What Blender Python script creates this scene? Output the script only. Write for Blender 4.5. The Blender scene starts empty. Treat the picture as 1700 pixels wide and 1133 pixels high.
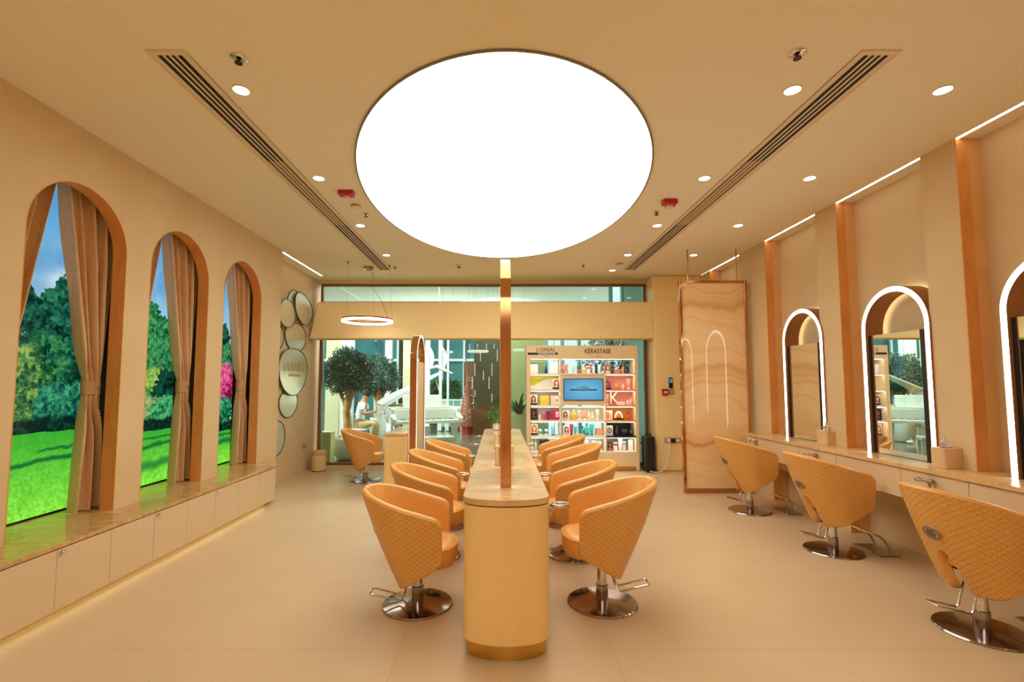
MIRROR_YAW = -0.012
EXPOSURE = 0.0
OVAL_E = 4.4
OVAL_C = (1, .965, .86)
DOWN_E = 14.0
WALL = ('#dcc195', '#d7ba8c')
CEIL = '#f2ead0'
FLOOR = ('#d6bb94', '#cfb28a')
LACQ = '#dabf96'
WORLD_E = 1.1
SUN_E = 5.0
LOBBY_E = 560
import bpy, bmesh, math, random
import numpy as np
from math import pi, sin, cos, tan, atan, sqrt, radians
from mathutils import Vector, Matrix

random.seed(7)
C = bpy.context.scene.collection
SC = bpy.context.scene

# ------------------------------------------------------------------ colour and materials
def lin(c):
    return c / 12.92 if c <= 0.04045 else ((c + 0.055) / 1.055) ** 2.4
def S(h):
    h = h.lstrip('#')
    return tuple(lin(int(h[i:i + 2], 16) / 255) for i in (0, 2, 4))

class NT:
    def __init__(s, name):
        s.m = bpy.data.materials.new(name); s.m.use_nodes = True
        s.t = s.m.node_tree; s.t.nodes.clear()
        s.out = s.t.nodes.new('ShaderNodeOutputMaterial')
    def n(s, typ, **kw):
        nd = s.t.nodes.new('ShaderNode' + typ)
        for k, v in kw.items():
            if k in nd.inputs: nd.inputs[k].default_value = v
            else: setattr(nd, k, v)
        return nd
    def l(s, a, b): s.t.links.new(a, b)
    def surf(s, sock): s.l(sock, s.out.inputs['Surface'])
    def math(s, op, a, b=None, c=None):
        nd = s.t.nodes.new('ShaderNodeMath'); nd.operation = op
        for i, v in enumerate((a, b, c)):
            if v is None: continue
            if isinstance(v, (int, float)): nd.inputs[i].default_value = v
            else: s.l(v, nd.inputs[i])
        return nd.outputs[0]

def principled(nt, col, rough=0.5, metal=0.0, spec=0.5, coat=0.0, coat_rough=0.03, alpha=None):
    p = nt.n('BsdfPrincipled')
    p.inputs['Base Color'].default_value = (*col, 1)
    p.inputs['Roughness'].default_value = rough
    p.inputs['Metallic'].default_value = metal
    p.inputs['Specular IOR Level'].default_value = spec
    p.inputs['Coat Weight'].default_value = coat
    p.inputs['Coat Roughness'].default_value = coat_rough
    nt.surf(p.outputs[0])
    return p

MATS = {}
def mat(name, col, rough=0.5, metal=0.0, spec=0.5, coat=0.0):
    if name in MATS: return MATS[name]
    nt = NT(name); c = S(col) if isinstance(col, str) else col
    principled(nt, c, rough, metal, spec, coat)
    MATS[name] = nt.m
    return nt.m

def noisy(name, col, col2, scale=6, rough=0.5, bump=0.0, bump_scale=80, stretch=(1, 1, 1), detail=4, metal=0.0, spec=0.5, coat=0.0, lo=0.35, hi=0.65):
    """surface whose own colour drifts between two tones"""
    nt = NT(name)
    p = principled(nt, S(col), rough, metal, spec, coat)
    tc = nt.n('TexCoord'); mp = nt.n('Mapping'); mp.inputs['Scale'].default_value = stretch
    nt.l(tc.outputs['Object'], mp.inputs['Vector'])
    nz = nt.n('TexNoise', Scale=scale, Detail=detail, Roughness=0.6)
    nt.l(mp.outputs[0], nz.inputs['Vector'])
    rp = nt.n('ValToRGB')
    rp.color_ramp.elements[0].position = lo; rp.color_ramp.elements[0].color = (*S(col), 1)
    rp.color_ramp.elements[1].position = hi; rp.color_ramp.elements[1].color = (*S(col2), 1)
    nt.l(nz.outputs['Fac'], rp.inputs['Fac']); nt.l(rp.outputs['Color'], p.inputs['Base Color'])
    if bump:
        nb = nt.n('TexNoise', Scale=bump_scale, Detail=3)
        nt.l(mp.outputs[0], nb.inputs['Vector'])
        b = nt.n('Bump', Strength=bump, Distance=0.004)
        nt.l(nb.outputs['Fac'], b.inputs['Height']); nt.l(b.outputs[0], p.inputs['Normal'])
    MATS[name] = nt.m
    return nt.m

def emit(name, col, strength):
    nt = NT(name)
    e = nt.n('Emission', Strength=strength); e.inputs['Color'].default_value = (*(S(col) if isinstance(col, str) else col), 1)
    nt.surf(e.outputs[0]); MATS[name] = nt.m
    return nt.m

def painted(name, emission=0.0, rough=0.4):
    """printed picture: colours come from the mesh's own colour attribute"""
    nt = NT(name); a = nt.n('VertexColor', layer_name='print')
    if emission:
        e = nt.n('Emission', Strength=emission); nt.l(a.outputs['Color'], e.inputs['Color'])
        g = nt.n('BsdfGlossy', Roughness=0.15); g.inputs['Color'].default_value = (1, 1, 1, 1)
        mx = nt.n('MixShader', Fac=0.03); nt.l(e.outputs[0], mx.inputs[1]); nt.l(g.outputs[0], mx.inputs[2])
        nt.surf(mx.outputs[0])
    else:
        p = principled(nt, (1, 1, 1), rough); nt.l(a.outputs['Color'], p.inputs['Base Color'])
    MATS[name] = nt.m
    return nt.m

def glass(name, tint, refl=1.0, fac=None):
    nt = NT(name)
    t = nt.n('BsdfTransparent'); t.inputs['Color'].default_value = (*tint, 1)
    g = nt.n('BsdfGlossy', Roughness=0.0)
    g.inputs['Color'].default_value = (refl, refl, refl, 1)
    fr = nt.n('Fresnel', IOR=1.45)
    mx = nt.n('MixShader')
    if fac is None: nt.l(fr.outputs[0], mx.inputs['Fac'])
    else: mx.inputs['Fac'].default_value = fac
    nt.l(t.outputs[0], mx.inputs[1]); nt.l(g.outputs[0], mx.inputs[2]); nt.surf(mx.outputs[0])
    MATS[name] = nt.m
    return nt.m

# ------------------------------------------------------------------ mesh builder
class MB:
    def __init__(s): s.v = []; s.f = []; s.uv = {}
    def add(s, vs, fs):
        o = len(s.v); s.v += [tuple(p) for p in vs]; s.f += [tuple(i + o for i in f) for f in fs]; return s
    def box(s, x0, x1, y0, y1, z0, z1):
        return s.add([(x0, y0, z0), (x1, y0, z0), (x1, y1, z0), (x0, y1, z0), (x0, y0, z1), (x1, y0, z1), (x1, y1, z1), (x0, y1, z1)],
                     [(3, 2, 1, 0), (4, 5, 6, 7), (0, 1, 5, 4), (1, 2, 6, 5), (2, 3, 7, 6), (3, 0, 4, 7)])
    def cbox(s, c, d): return s.box(c[0] - d[0] / 2, c[0] + d[0] / 2, c[1] - d[1] / 2, c[1] + d[1] / 2, c[2] - d[2] / 2, c[2] + d[2] / 2)
    def lathe(s, prof, n=32, c=(0, 0, 0), sx=1, sy=1):
        """prof: (r, z) from top to bottom or bottom to top; closed with caps when r > 0 at the ends"""
        o = len(s.v); k = len(prof)
        for (r, z) in prof:
            for j in range(n):
                a = 2 * pi * j / n; s.v.append((c[0] + r * cos(a) * sx, c[1] + r * sin(a) * sy, c[2] + z))
        up = prof[-1][1] >= prof[0][1]
        for i in range(k - 1):
            for j in range(n):
                q = (o + i * n + j, o + i * n + (j + 1) % n, o + (i + 1) * n + (j + 1) % n, o + (i + 1) * n + j)
                s.f.append(q if up else q[::-1])
        a = tuple(o + j for j in range(n)); b = tuple(o + (k - 1) * n + j for j in range(n))
        s.f.append(a[::-1] if up else a); s.f.append(b if up else b[::-1])
        return s
    def tube(s, path, r, n=8, closed=False, flat=None):
        P = [Vector(p) for p in path]; m = len(P); o = len(s.v); up = None
        rr = r if isinstance(r, (list, tuple)) else [r] * m
        for i in range(m):
            if closed: t = P[(i + 1) % m] - P[i - 1]
            else: t = P[min(i + 1, m - 1)] - P[max(i - 1, 0)]
            t = t.normalized() if t.length > 1e-9 else Vector((0, 0, 1))
            if up is None: up = Vector((0, 0, 1)) if abs(t.z) < 0.9 else Vector((1, 0, 0))
            x = t.cross(up)
            if x.length < 1e-5: x = t.cross(Vector((0, 1, 0.01)))
            x.normalize(); y = x.cross(t).normalized(); up = y
            for j in range(n):
                a = 2 * pi * j / n
                s.v.append(tuple(P[i] + x * cos(a) * rr[i] + y * sin(a) * rr[i] * (flat or 1)))
        for i in range(m if closed else m - 1):
            i2 = (i + 1) % m
            for j in range(n):
                s.f.append((o + i * n + j, o + i * n + (j + 1) % n, o + i2 * n + (j + 1) % n, o + i2 * n + j))
        if not closed:
            s.f.append(tuple(o + j for j in range(n))[::-1]); s.f.append(tuple(o + (m - 1) * n + j for j in range(n)))
        return s
    def cyl(s, p0, p1, r, n=16, r2=None): return s.tube([p0, p1], [r, r if r2 is None else r2], n)
    def prism(s, poly, ax, a, b):
        """extrude a 2-D outline along axis ax from a to b. outline coordinates are the two other axes in xyz order"""
        def P(u, v, w): return {0: (w, u, v), 1: (u, w, v), 2: (u, v, w)}[ax]
        k = len(poly)
        return s.add([P(u, v, a) for u, v in poly] + [P(u, v, b) for u, v in poly],
                     [tuple(range(k)), tuple(range(2 * k - 1, k - 1, -1))] + [(i, i + k, (i + 1) % k + k, (i + 1) % k) for i in range(k)])
    def ring(s, outer, inner, ax, a, b, closed=True):
        """band between two matching outlines, extruded along ax"""
        def P(u, v, w): return {0: (w, u, v), 1: (u, w, v), 2: (u, v, w)}[ax]
        k = len(outer); o = len(s.v)
        s.v += [P(*p, a) for p in outer] + [P(*p, a) for p in inner] + [P(*p, b) for p in outer] + [P(*p, b) for p in inner]
        for i in range(k if closed else k - 1):
            j = (i + 1) % k
            for q in ((i, j, k + j, k + i), (2 * k + j, 2 * k + i, 3 * k + i, 3 * k + j), (j, i, 2 * k + i, 2 * k + j), (k + i, k + j, 3 * k + j, 3 * k + i)):
                s.f.append(tuple(o + x for x in q))
        if not closed:
            s.f.append((o, o + k, o + 3 * k, o + 2 * k)); e = k - 1
            s.f.append((o + e, o + 2 * k + e, o + 3 * k + e, o + k + e))
        return s
    def grid(s, fn, nu, nv):
        o = len(s.v)
        for j in range(nv + 1):
            for i in range(nu + 1): s.v.append(tuple(fn(i / nu, j / nv)))
        for j in range(nv):
            for i in range(nu):
                a = o + j * (nu + 1) + i; s.f.append((a, a + 1, a + nu + 2, a + nu + 1))
        return s
    def sphere(s, c, r, n=16, m=10, sc=(1, 1, 1)):
        o = len(s.v)
        s.v.append((c[0], c[1], c[2] + r * sc[2]))
        for i in range(1, m):
            t = pi * i / m
            for j in range(n):
                a = 2 * pi * j / n
                s.v.append((c[0] + r * sin(t) * cos(a) * sc[0], c[1] + r * sin(t) * sin(a) * sc[1], c[2] + r * cos(t) * sc[2]))
        s.v.append((c[0], c[1], c[2] - r * sc[2])); e = len(s.v) - 1
        for j in range(n): s.f.append((o, o + 1 + j, o + 1 + (j + 1) % n))
        for i in range(m - 2):
            for j in range(n):
                a = o + 1 + i * n; s.f.append((a + j, a + n + j, a + n + (j + 1) % n, a + (j + 1) % n))
        a = o + 1 + (m - 2) * n
        for j in range(n): s.f.append((a + j, e, a + (j + 1) % n))
        return s
    def xf(s, M):
        s.v = [tuple(M @ Vector(p)) for p in s.v]; return s
    def build(s, name, m, parent=None, bev=0, smooth=38, solid=0, sub=0, fix=True):
        me = bpy.data.meshes.new(name); me.from_pydata(s.v, [], s.f); me.update()
        bm = bmesh.new(); bm.from_mesh(me)
        if fix: bmesh.ops.recalc_face_normals(bm, faces=bm.faces)
        if smooth:
            lim = radians(smooth)
            for f in bm.faces: f.smooth = True
            for e in bm.edges: e.smooth = len(e.link_faces) == 2 and e.calc_face_angle(0) < lim
        bm.to_mesh(me); bm.free()
        o = bpy.data.objects.new(name, me); C.objects.link(o)
        if m: me.materials.append(m)
        if parent: o.parent = parent
        if solid:
            md = o.modifiers.new('solid', 'SOLIDIFY'); md.thickness = solid; md.offset = 0
        if bev:
            md = o.modifiers.new('bevel', 'BEVEL'); md.width = bev; md.segments = 3; md.limit_method = 'ANGLE'; md.angle_limit = radians(40)
            md.harden_normals = False
        if sub:
            md = o.modifiers.new('sub', 'SUBSURF'); md.levels = sub; md.render_levels = sub
        return o

def rrect(w, h, r, n=5, cx=0, cy=0):
    pts = []
    for (sx, sy, a0) in ((1, 1, 0), (-1, 1, 90), (-1, -1, 180), (1, -1, 270)):
        for i in range(n + 1):
            a = radians(a0 + 90 * i / n)
            pts.append((cx + sx * (w / 2 - r) + r * cos(a), cy + sy * (h / 2 - r) + r * sin(a)))
    return pts

def tag(o, label, cat, group=None, kind=None):
    o['label'] = label; o['category'] = cat
    if group: o['group'] = group
    if kind: o['kind'] = kind
    return o
def thing(name, label, cat, loc=(0, 0, 0), rz=0, group=None):
    o = bpy.data.objects.new(name, None); o.empty_display_size = 0.05; C.objects.link(o)
    o.location = loc; o.rotation_euler = (0, 0, rz)
    return tag(o, label, cat, group)
def dup(root, loc, rz=None, label=None, group=None):
    def cp(o, par):
        c = o.copy(); C.objects.link(c)
        if par: c.parent = par
        for ch in list(o.children): cp(ch, c)
        return c
    r = cp(root, None); r.location = loc
    if rz is not None: r.rotation_euler = (0, 0, rz)
    if label: r['label'] = label
    if group: r['group'] = group
    return r
def struct(name, mb, m, parent=None, **kw):
    o = mb.build(name, m, parent, **kw)
    if not parent: o['kind'] = 'structure'
    return o
def place(o, loc, rz=0): o.location = loc; o.rotation_euler = (0, 0, rz); return o

def text(name, body, size, m, parent, loc, rot, align='CENTER', ext=0.001, sx=1.0, bold=0.0):
    """raised lettering as a mesh part"""
    cu = bpy.data.curves.new(name, 'FONT'); cu.body = body; cu.size = size; cu.align_x = align; cu.align_y = 'CENTER'; cu.extrude = ext; cu.offset = bold
    tmp = bpy.data.objects.new('tmp', cu); C.objects.link(tmp)
    dg = bpy.context.evaluated_depsgraph_get(); dg.update()
    me = bpy.data.meshes.new_from_object(tmp.evaluated_get(dg))
    bpy.data.objects.remove(tmp)
    o = bpy.data.objects.new(name, me); C.objects.link(o); me.materials.clear(); me.materials.append(m)
    o.parent = parent; o.location = loc; o.rotation_euler = rot; o.scale = (sx, 1, 1)
    return o

def picture(name, img, m, parent, origin, ux, uz, flip=False):
    """flat printed panel; img is rows (top first) of sRGB colours, laid out from origin along ux (width) and uz (height)"""
    h, w = img.shape[:2]; O = np.array(origin); U = np.array(ux) / w; V = np.array(uz) / h
    jj, ii = np.meshgrid(np.arange(h + 1), np.arange(w + 1), indexing='ij')
    vs = O + ii[..., None] * U + (h - jj)[..., None] * V
    a = (jj * (w + 1) + ii)[:-1, :-1].ravel(); fs = np.stack([a, a + w + 1, a + w + 2, a + 1], 1)
    me = bpy.data.meshes.new(name); nv, nf = vs.reshape(-1, 3).shape[0], fs.shape[0]
    me.vertices.add(nv); me.vertices.foreach_set('co', vs.reshape(-1).astype(np.float32))
    me.loops.add(nf * 4); me.loops.foreach_set('vertex_index', fs.reshape(-1).astype(np.int32))
    me.polygons.add(nf); me.polygons.foreach_set('loop_start', np.arange(nf, dtype=np.int32) * 4)
    me.update(calc_edges=True)
    c = np.clip(img.reshape(-1, 3), 0, 1); c = np.where(c <= 0.04045, c / 12.92, ((c + 0.055) / 1.055) ** 2.4)
    c = np.repeat(np.concatenate([c, np.ones((nf, 1))], 1), 4, axis=0)
    at = me.color_attributes.new('print', 'FLOAT_COLOR', 'CORNER'); at.data.foreach_set('color', c.reshape(-1).astype(np.float32))
    me.materials.append(m)
    o = bpy.data.objects.new(name, me); C.objects.link(o)
    if parent: o.parent = parent
    return o
# ------------------------------------------------------------------ camera
cam = bpy.data.objects.new('camera', bpy.data.cameras.new('camera')); C.objects.link(cam)
cam.data.sensor_width = 36; cam.data.lens = 36 * 800 / 1700
cam.data.shift_x = 21 / 1700; cam.data.shift_y = 15.5 / 1700
cam.data.clip_start = 0.02; cam.data.clip_end = 200
cam.location = (0, 0, 1.5); cam.rotation_euler = (radians(90) + atan(55 / 800), 0, 0)
SC.camera = cam
SC.view_settings.view_transform = 'Standard'; SC.view_settings.look = 'None'
SC.view_settings.gamma = 1; SC.view_settings.use_curve_mapping = False
SC.view_settings.exposure = EXPOSURE
SC.cycles.max_bounces = 9; SC.cycles.diffuse_bounces = 5; SC.cycles.glossy_bounces = 5; SC.cycles.transparent_max_bounces = 12
SC.cycles.use_denoising = True; SC.cycles.caustics_reflective = False; SC.cycles.caustics_refractive = False
SC.cycles.sample_clamp_indirect = 6

H = 3.4                                   # ceiling height
# ------------------------------------------------------------------ materials
M_wall = noisy('plaster', WALL[0], WALL[1], scale=1.6, rough=0.75, bump=0.06, bump_scale=60, spec=0.2)
M_ceil = mat('ceiling_paint', CEIL, 0.8, spec=0.15)
M_marble = noisy('honey_marble', '#eaa45c', '#dc924a', scale=7, rough=0.55, stretch=(1, 1, .35), detail=6, spec=0.3)
M_lac = mat('beige_lacquer', LACQ, 0.42, spec=0.35)
M_drum = noisy('champagne_drum', '#f4cf8c', '#efc680', scale=3, rough=0.4, stretch=(1, 1, .2), spec=0.4)
M_gold = mat('brushed_brass', '#d9a956', 0.32, metal=1)
M_bronze = noisy('brushed_bronze', '#cf9664', '#c48a58', scale=30, rough=0.10, stretch=(1, 1, .05), metal=0.92)
M_bandbrown = mat('bronze_band', '#b07848', 0.45, metal=0.45)
M_chrome = mat('chrome', '#dcd6d2', 0.07, metal=1)
M_darkchrome = mat('polished_steel', '#a89c98', 0.12, metal=1)
M_black = mat('black', '#0d0d0e', 0.5)
M_darkslot = mat('slot_black', '#0b0907', 0.7)
M_greyslot = mat('slot_grey', '#806a4c', 0.7)
M_white = mat('white', '#f2efe8', 0.45)
M_trimw = mat('trim_white', '#e5d2b0', 0.5)
M_red = mat('alarm_red', '#b3102a', 0.35)
M_led = emit('led_white', (1, .94, .84), 7)
M_warmled = emit('led_warm', (1, .84, .40), 4.0)
M_halo = emit('halo_warm', (1, .86, .62), 5)
M_down = emit('downlight_glow', (1, .90, .76), DOWN_E)
M_oval = emit('oval_glow', OVAL_C, OVAL_E)
M_mirror = mat('mirror_silver', '#e6ebe8', 0.0, metal=1)
M_frame = mat('window_frame_brown', '#8a6448', 0.4, metal=0.5)
M_cloth = noisy('curtain_cloth', '#e2bd90', '#dab284', scale=40, rough=0.85, bump=0.15, bump_scale=300, spec=0.1)

def stone_mat(name, a, b, c, rough, scale):
    nt = NT(name); p = principled(nt, S(a), rough, spec=0.5)
    tc = nt.n('TexCoord'); mp = nt.n('Mapping'); mp.inputs['Scale'].default_value = (1.2, 2.2, 1)
    nt.l(tc.outputs['Object'], mp.inputs['Vector'])
    n1 = nt.n('TexNoise', Scale=scale, Detail=8, Roughness=0.65, Distortion=1.2); nt.l(mp.outputs[0], n1.inputs['Vector'])
    rp = nt.n('ValToRGB'); e = rp.color_ramp.elements
    e[0].position = .32; e[0].color = (*S(b), 1); e[1].position = .68; e[1].color = (*S(c), 1)
    k = e.new(.5); k.color = (*S(a), 1)
    nt.l(n1.outputs['Fac'], rp.inputs['Fac']); nt.l(rp.outputs['Color'], p.inputs['Base Color'])
    MATS[name] = nt.m; return nt.m
M_stone = stone_mat('travertine_top', '#dfb67e', '#d0a066', '#e6c190', 0.24, 5)
M_ledge = stone_mat('polished_ledge_stone', '#c99c66', '#b5864e', '#d6b07a', 0.09, 4)

def floor_mat():
    nt = NT('floor_tiles'); p = principled(nt, S(FLOOR[0]), 0.34, spec=0.4)
    tc = nt.n('TexCoord'); sp = nt.n('SeparateXYZ'); nt.l(tc.outputs['Object'], sp.inputs[0])
    def joint(sock, off, per, w):
        a = nt.math('ADD', sock, off); b = nt.math('DIVIDE', a, per); c = nt.math('FRACT', b)
        d = nt.math('ABSOLUTE', nt.math('SUBTRACT', c, 0.5)); return nt.math('GREATER_THAN', d, 0.5 - w / per)
    j = nt.math('MAXIMUM', joint(sp.outputs['X'], 12 + .565, 1.2, .0022), joint(sp.outputs['Y'], 12 - 3.135, 1.17, .0022))
    nz = nt.n('TexNoise', Scale=1.1, Detail=7, Roughness=0.62); nt.l(tc.outputs['Object'], nz.inputs['Vector'])
    rp = nt.n('ValToRGB'); e = rp.color_ramp.elements
    e[0].position = .35; e[0].color = (*S(FLOOR[1]), 1); e[1].position = .65; e[1].color = (*S(FLOOR[0]), 1)
    nt.l(nz.outputs['Fac'], rp.inputs['Fac'])
    mx = nt.n('Mix', data_type='RGBA'); nt.l(j, mx.inputs['Factor']); nt.l(rp.outputs['Color'], mx.inputs[6])
    mx.inputs[7].default_value = (*S('#c2a076'), 1)
    nt.l(mx.outputs[2], p.inputs['Base Color'])
    MATS['floor_tiles'] = nt.m; return nt.m
M_floor = floor_mat()

# ------------------------------------------------------------------ shell
struct('floor', MB().box(-3.6, 3.9, -6, 8.72, -0.1, 0), M_floor, smooth=0)
struct('ceiling', MB().box(-3.7, 3.9, -6, 8.95, H, H + .12), M_ceil, smooth=0)
struct('wall_front', MB().box(-3.6, 3.9, -6.1, -6, 0, H), M_wall, smooth=0)

WY = (3.52, 4.655, 5.795)                 # window centres along the left wall
WR, WSP, SILL = 0.43, 2.55, 0.485
XL = -3.1
def arc(c, r, z, n=24): return [(c + r * cos(pi - pi * i / n), z + r * sin(pi - pi * i / n)) for i in range(n + 1)]
mb = MB()
edges = [-6]
for c in WY: edges += [c - WR, c + WR]
edges.append(6.78)
for i in range(0, len(edges), 2): mb.box(XL - .11, XL, edges[i], edges[i + 1], 0, H)
for c in WY:
    a = arc(c, WR, WSP); a = [(c - WR, WSP)] + a[1:-1] + [(c + WR, WSP)]
    mb.ring([(y, H) for y, z in a], a, 0, XL - .11, XL, closed=False)
    mb.box(XL - .11, XL, c - WR, c + WR, 0, SILL - .03)
wl = struct('wall_left', mb, M_wall, smooth=0)
for c in WY:
    a = [(c - WR, SILL)] + arc(c, WR, WSP) + [(c + WR, SILL)]
    b = [(c - WR + .006, SILL)] + arc(c, WR - .006, WSP) + [(c + WR - .006, SILL)]
    MB().ring(a, b, 0, XL - .112, XL + .001, closed=False).build('arch_lining', M_marble, wl)
# recess behind the windows: side cheeks and back
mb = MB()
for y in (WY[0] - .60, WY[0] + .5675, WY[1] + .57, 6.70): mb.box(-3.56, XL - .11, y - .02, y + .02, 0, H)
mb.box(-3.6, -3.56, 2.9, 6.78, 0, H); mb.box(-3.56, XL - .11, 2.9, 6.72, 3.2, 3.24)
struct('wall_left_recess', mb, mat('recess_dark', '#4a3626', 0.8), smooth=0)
mb = MB(); mb.box(-3.6, -3.35, 6.74, 8.95, 0, H); mb.box(-3.36, XL - .11, 6.72, 6.78, 0, H)
struct('wall_left_lounge', mb, M_wall, smooth=0)

XR = 3.536
struct('wall_right', MB().box(3.73, 3.85, -6, 8.95, 0, H), M_wall, smooth=0)
piers = [(8.0, 8.36), (6.321, 6.996), (4.96, 5.285), (3.624, 3.931), (2.288, 2.6), (.95, 1.262), (-.386, -.074), (-1.72, -1.41)]
M_pale = noisy('pale_honey', '#ecb87e', '#e4ae74', scale=6, rough=0.6, spec=0.2)
for i, (a, b) in enumerate(piers):
    o = struct('trim_%d' % (i + 1), MB().box(XR, 3.735, a, b, 0, H), M_wall, smooth=0)
    MB().box(XR + .001, XR + .095, a - .008, a + .002, 0, H).build('marble_facing', M_marble, o, smooth=0)
    MB().box(XR + .095, 3.731, a - .005, a + .002, 0, H).build('plaster_facing', M_pale, o, smooth=0)
# back wall: right block, beam across the shop front, header above the glass
M_beam = mat('beam_paint', '#fadfa2', 0.6, spec=0.2)
mb = MB(); mb.box(2.69, 3.74, 8.36, 8.95, 0, H)
wb = struct('wall_back', mb, M_beam, smooth=0, bev=.03)
mb = MB(); mb.prism([(-3.35, 2.276), (2.70, 2.276), (2.70, 2.93), (-3.16, 2.93), (-3.20, 2.90), (-3.28, 2.45), (-3.31, 2.33)], 1, 8.36, 8.66)
struct('trim_9', mb, M_beam, smooth=30, bev=.025)
struct('trim_10', MB().box(-3.35, 2.69, 8.74, 8.95, 3.33, H).box(-3.35, 2.69, 8.72, 8.95, -.1, .035), mat('header_cream', '#d9c08c', 0.5), smooth=0)

# shop window
M_glass = glass('shop_glass', (.86, .965, .93))
def window(name, x0, x1, z0, z1, muls):
    y = 8.80
    r = bpy.data.objects.new(name, None); C.objects.link(r); r['kind'] = 'structure'; r.location = ((x0 + x1) / 2, y, z0)
    f = MB(); cx = (x0 + x1) / 2; w = (x1 - x0) / 2; h = z1 - z0; t = .045
    f.box(-w, w, -.03, .03, 0, t); f.box(-w, w, -.03, .03, h - t, h); f.box(-w, -w + t, -.03, .03, t, h - t); f.box(w - t, w, -.03, .03, t, h - t)
    f.build('window_frame', M_frame, r, smooth=0)
    MB().box(-w + t, w - t, -.006, .006, t, h - t).build('window_pane', M_glass, r, smooth=0)
    j = MB()
    for m in muls: j.box(m - cx - .004, m - cx + .004, -.009, .009, t, h - t)
    if muls: j.build('glass_joint', mat('joint_silicone', '#9fb5aa', 0.3), r, smooth=0)
    return r
window('window_1', -3.28, 2.69, .035, 2.6, (-1.62, -.60, 1.0))
window('window_2', -3.28, 2.69, 2.6, 3.33, ())

# ------------------------------------------------------------------ ceiling fixtures
def oval(a, b, n=96): return [(a * cos(2 * pi * i / n), b * sin(2 * pi * i / n)) for i in range(n)]
t = thing('oval_ceiling_light', 'huge glowing white oval light panel set in the ceiling above the island', 'ceiling light', (.04, 4.884, H))
MB().ring(oval(1.385, 2.272), oval(1.371, 2.258), 2, -.012, -.001).build('rim', mat('rim_grey', '#8d8478', 0.4, metal=.6), t)
MB().prism(oval(1.371, 2.258), 2, -.008, -.001).build('diffuser', M_oval, t)

o2 = dup(t, (.04, -2.3, H), None, 'added oval fill light in the ceiling behind the camera, out of view')  # unseen copy added to brighten the near sides of island and chairs
def downlight(loc, label, group):
    t = thing('downlight', label, 'ceiling light', loc, 0, group)
    MB().ring([(.056 * cos(2 * pi * i / 28), .056 * sin(2 * pi * i / 28)) for i in range(28)], [(.049 * cos(2 * pi * i / 28), .049 * sin(2 * pi * i / 28)) for i in range(28)], 2, -.006, -.0005).build('trim_ring', M_trimw, t)
    MB().lathe([(.049, -.004), (.049, -.001)], 28).build('lens', M_down, t)
    return t
L_dl = ['small round downlight beside the smoke detector end of the slot vent on the window side', '', '', '']
rowlab = {'w': 'on the window side of the oval light', 'i': 'just inside the mirror-side slot vent', 'm': 'beside the mirror wall'}
ordn = ['first', 'second', 'third', 'fourth', 'fifth']
d0 = None
for key, x in (('w', -1.673), ('i', 1.9), ('m', 2.875)):
    ys = (3.0, 4.345, 5.685, 7.025) if key != 'i' else (3.0, 4.345, 5.685, 7.015, 7.99)
    for k, y in enumerate(ys):
        lab = 'round white downlight %s, %s counting from the camera' % (rowlab[key], ordn[k])
        d0 = downlight((x, y, H), lab, 'recessed ceiling downlights') if d0 is None else dup(d0, (x, y, H), None, lab)
    for k, y in enumerate((1.65, .3, -1.05)):
        dup(d0, (x, y, H), None, 'recessed downlight of the ceiling rows behind the camera', 'downlights behind the camera')

def diffuser(loc, label):
    t = thing('slot_diffuser', label, 'air vent', loc, 0, 'linear ceiling air vents')
    L = 2.645; w = .115
    fr = MB().box(-w, w, -L - .035, -L, -.008, -.0005).box(-w, w, L, L + .02, -.008, -.0005)
    for s in (-1, 1): fr.box(s * w - .012 * (s > 0) - (0 if s > 0 else 0), s * w + .012 * (s < 0), -L, L, -.008, -.0005)
    fr.box(-w, -.072, -L, L, -.004, -.0005); fr.box(.072, w, -L, L, -.004, -.0005)
    fr.build('frame', M_trimw, t, smooth=0)
    for (a, b, m) in ((-L, -1.30, M_darkslot), (-1.30, .35, M_greyslot), (.35, L, M_darkslot)):
        MB().box(-.072, .072, a, b, -.0025, -.0005).build('slot_backing', m, t, smooth=0)
    for k in range(3):
        x = -.036 + .036 * k
        MB().box(x - .0075, x + .0075, -L, L, -.0042, -.0024).build('blade', M_trimw, t, smooth=0)
    return t
diffuser((-1.91, 5.305, H), 'long black slotted air vent in the ceiling on the garden window side')
diffuser((2.185, 5.305, H), 'long black slotted air vent in the ceiling on the mirror side')

def ceiling_led(y0, y1, x, label):
    t = thing('ceiling_led_strip', label, 'strip light', (x, (y0 + y1) / 2, H), 0, 'ceiling edge light strips')
    h = (y1 - y0) / 2
    MB().box(-.022, .022, -h, h, -.004, -.0005).build('channel', M_trimw, t, smooth=0)
    MB().box(-.012, .012, -h, h, -.0065, -.0035).build('diffuser', M_led, t, smooth=0)
ceiling_led(6.80, 8.40, -3.135, 'thin glowing strip in the ceiling above the pebble mirrors')
for (a, b, l) in ((6.996, 8.35, 'in the ceiling behind the hanging onyx panel'), (5.285, 6.321, 'in the ceiling above the farthest arched wall mirror'),
                  (3.931, 4.96, 'in the ceiling above the middle arched wall mirror'), (2.6, 3.624, 'in the ceiling above the arched wall mirror cut by the photo edge')):
    ceiling_led(a + .01, b - .01, XR + .012, 'thin glowing strip ' + l)
for a, b in ((1.262, 2.288), (-.074, .95), (-1.41, -.386)): ceiling_led(a + .01, b - .01, XR + .012, 'glowing ceiling strip of the mirror wall behind the camera')

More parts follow.
